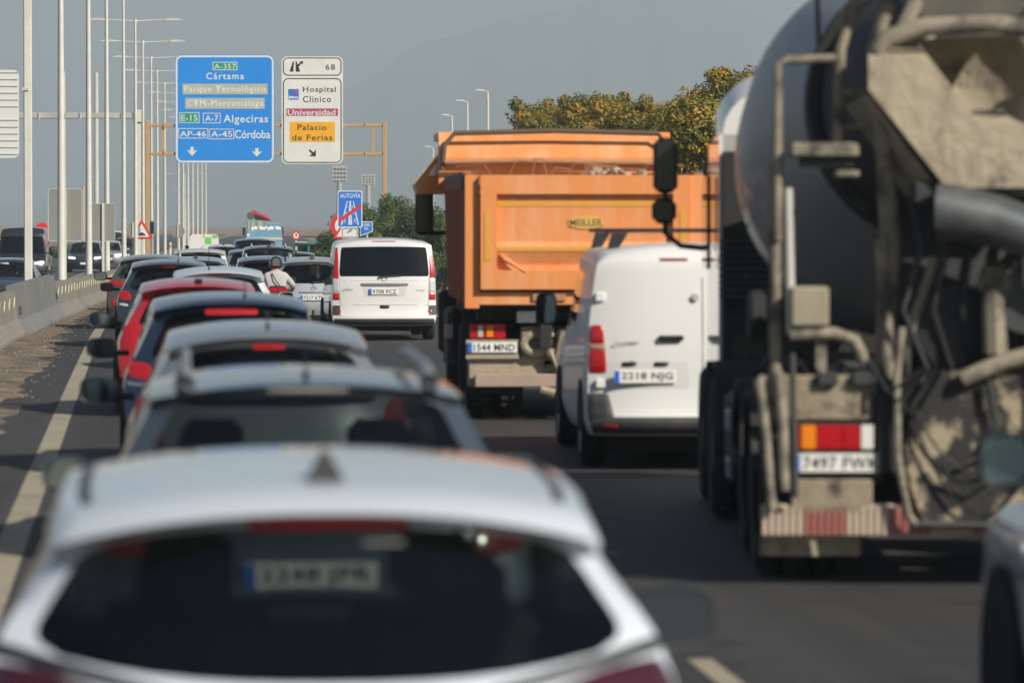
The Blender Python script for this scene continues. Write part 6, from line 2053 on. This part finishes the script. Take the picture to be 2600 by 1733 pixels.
def load(name, label, cat, parts):
    t = thing(name, label, cat, p, heading(p.y))
    for nm_, px0, px1, py1, py0, y0, y1, mt in parts:
        MB().b2(lx(px0), lx(px1), y0, y1, lzv(py1), lzv(py0), .03).build(nm_, mt, t)
    return t
M_pg = mat('pale_green', (.30, .38, .24), .8); M_fw = mat('white_cloth', (.62, .58, .54), .9); M_fb = mat('soft_blue', (.16, .36, .50), .8)
load('cupboard', 'pale green cupboard standing on the loaded lorry', 'furniture', [('side', 628, 634, 583, 561, .3, 1.5, M_pg), ('door', 636, 646, 583, 562, .3, 1.5, M_pg), ('door', 653, 666, 583, 562, .3, 1.4, M_pg), ('side', 675, 680, 583, 563, .3, 1.4, M_pg)])
load('mattress', 'blue mattress strapped on the loaded lorry', 'mattress', [('slab', 681, 713, 572, 567, .3, 2.0, M_fb), ('slab', 682, 710, 579, 573, .3, 2.0, M_fb)])
t = thing('sack_pile', 'white sacks along the top edge of the loaded lorry', 'sacks', p, heading(p.y))
for k in range(11):
    cx = 641 + k * 6.8
    MB().lathe([(.02, -.16), (.15, -.1), (.17, .02), (.11, .14), (.02, .20)], (lx(cx), .15 + .1 * (k % 3), lzv(584) + .05 * (k % 2)), 'z', 9).build('sack', M_fw, t, 60)
t = thing('push_chair', 'red and black padded chair lying on top of the loaded lorry', 'chair', p, heading(p.y))
MB().prism([(lx(637), lzv(541)), (lx(645), lzv(534)), (lx(652), lzv(538)), (lx(676), lzv(552)), (lx(690), lzv(561)), (lx(650), lzv(558))], .6, 1.3, 'y').build('seat', M_black, t)
MB().prism([(lx(636), lzv(537)), (lx(641), lzv(534)), (lx(684), lzv(557)), (lx(678), lzv(558))], .55, .62, 'y').build('red_strap', M_signred, t)
MB().prism([(lx(662), lzv(544)), (lx(676), lzv(543)), (lx(686), lzv(557)), (lx(672), lzv(552))], .5, .58, 'y').build('red_cushion', mat('red_cloth', (.62, .06, .04), .7), t)
MB().lathe([(.06, -.06), (.22, -.07), (.24, 0), (.22, .07), (.06, .06)], (lx(637), .55, lzv(548)), 'y', 16).build('wheel', mat('grey_rubber', (.10, .095, .09), .9), t)

# ---------------------------------------------------------------- white van with green squares
p = at_road(519, 222.0)
p.z += dip(p.y)
t = thing('checkered_van', 'white box van with bright green squares on its rear doors', 'van', p, heading(p.y))
kk = 222.0 / F
def vx(px): return (px - 519) * kk
def vz(py): return EYE + (HZ - py) * kk - p.z
M_vw = mat('far_white', (.72, .70, .66), .5)
M_vg = mat('lime_green', (.16, .55, .10), .5)
b_ = MB()
b_.prism([(vx(480), .35), (vx(558), .35), (vx(558), vz(632)), (vx(553), vz(598)), (vx(548), vz(595)), (vx(488), vz(595)), (vx(482), vz(600))], 0, 5, 'y')
b_.build('body', M_vw, t)
for (a0, b0, a1, b1) in [(521, 602, 537, 619), (539, 596, 552, 604), (539, 623, 556, 640), (516, 596, 520, 602), (516, 622, 520, 626)]:
    MB().b2(vx(a0), vx(a1), -.012, 0, vz(b1), vz(b0)).build('green_square', M_vg, t)
for s in (-1, 1):
    for y in (.9, 4.1): add_wheel(t, s * .75, y, .33, .2)
    MB().b2(s * .62, s * .76, -.02, .02, .7, 1.0).build('taillight', M_red, t)
    MB().box((s * .92, 4.2, 1.35), (.16, .1, .3), None, .03).build('mirror', M_black, t)
number_plate(t, None, 0, -.02, .55)

# ---------------------------------------------------------------- teal tractor on the verge
p = at(785, 215.0)
t = thing('teal_tractor', 'teal framed tractor cab half hidden by the shrubs', 'tractor', (p.x, p.y, dip(p.y)), heading(p.y))
M_teal = mat('teal_paint', (.02, .25, .20), .5)
kk = 215.0 / F
z0_, z1_ = 1.0, EYE + (HZ - 620) * kk - dip(p.y)
for x in (-.62, -.02, .62):
    MB().b2(x - .05, x + .05, 0, .1, z0_ - .2, z1_).build('pillar', M_teal, t)
for x in (-.62, .62):
    MB().b2(x - .05, x + .05, 1.3, 1.4, z0_ - .2, z1_).build('pillar', M_teal, t)
MB().b2(-.72, .72, -.1, 1.5, z1_, z1_ + .08, .02).build('roof', M_teal, t)
MB().b2(-.72, -.1, -.15, .1, z1_ + .09, z1_ + .13).build('light_bar', M_signwhite, t)
MB().b2(-.66, .66, -.02, 3.0, .55, z0_, .05).build('body', M_teal, t)
MB().b2(-.56, .56, .04, .06, z0_, z1_ - .02).build('rear_window', M_glass, t)
for s in (-1, 1):
    truck_wheel(t, s * .75, .7, .62, .34)
    truck_wheel(t, s * .65, 2.6, .4, .26)
MB().box((-.66, -.05, z1_ - .22), (.12, .05, .2), None, .02).build('lamp', M_clear, t)
# ================================================================ haze
hz = MB().box((0, 5250, 219), (12600, 11200, 443)).build('haze', None or mat('haze_tmp', (1, 1, 1)), None)
hm = bpy.data.materials.new('haze')
hm.use_nodes = True
hn = hm.node_tree
hn.nodes.remove(hn.nodes['Principled BSDF'])
pv = hn.nodes.new('ShaderNodeVolumePrincipled')
pv.inputs['Color'].default_value = (.64, .755, .83, 1)
pv.inputs['Density'].default_value = 0.00036
pv.inputs['Anisotropy'].default_value = 0.0
hn.links.new(pv.outputs[0], hn.nodes['Material Output'].inputs['Volume'])
hz.data.materials.clear()
hz.data.materials.append(hm)
tag(hz, 'pale even haze in the air over the whole place', 'haze', kind='stuff')
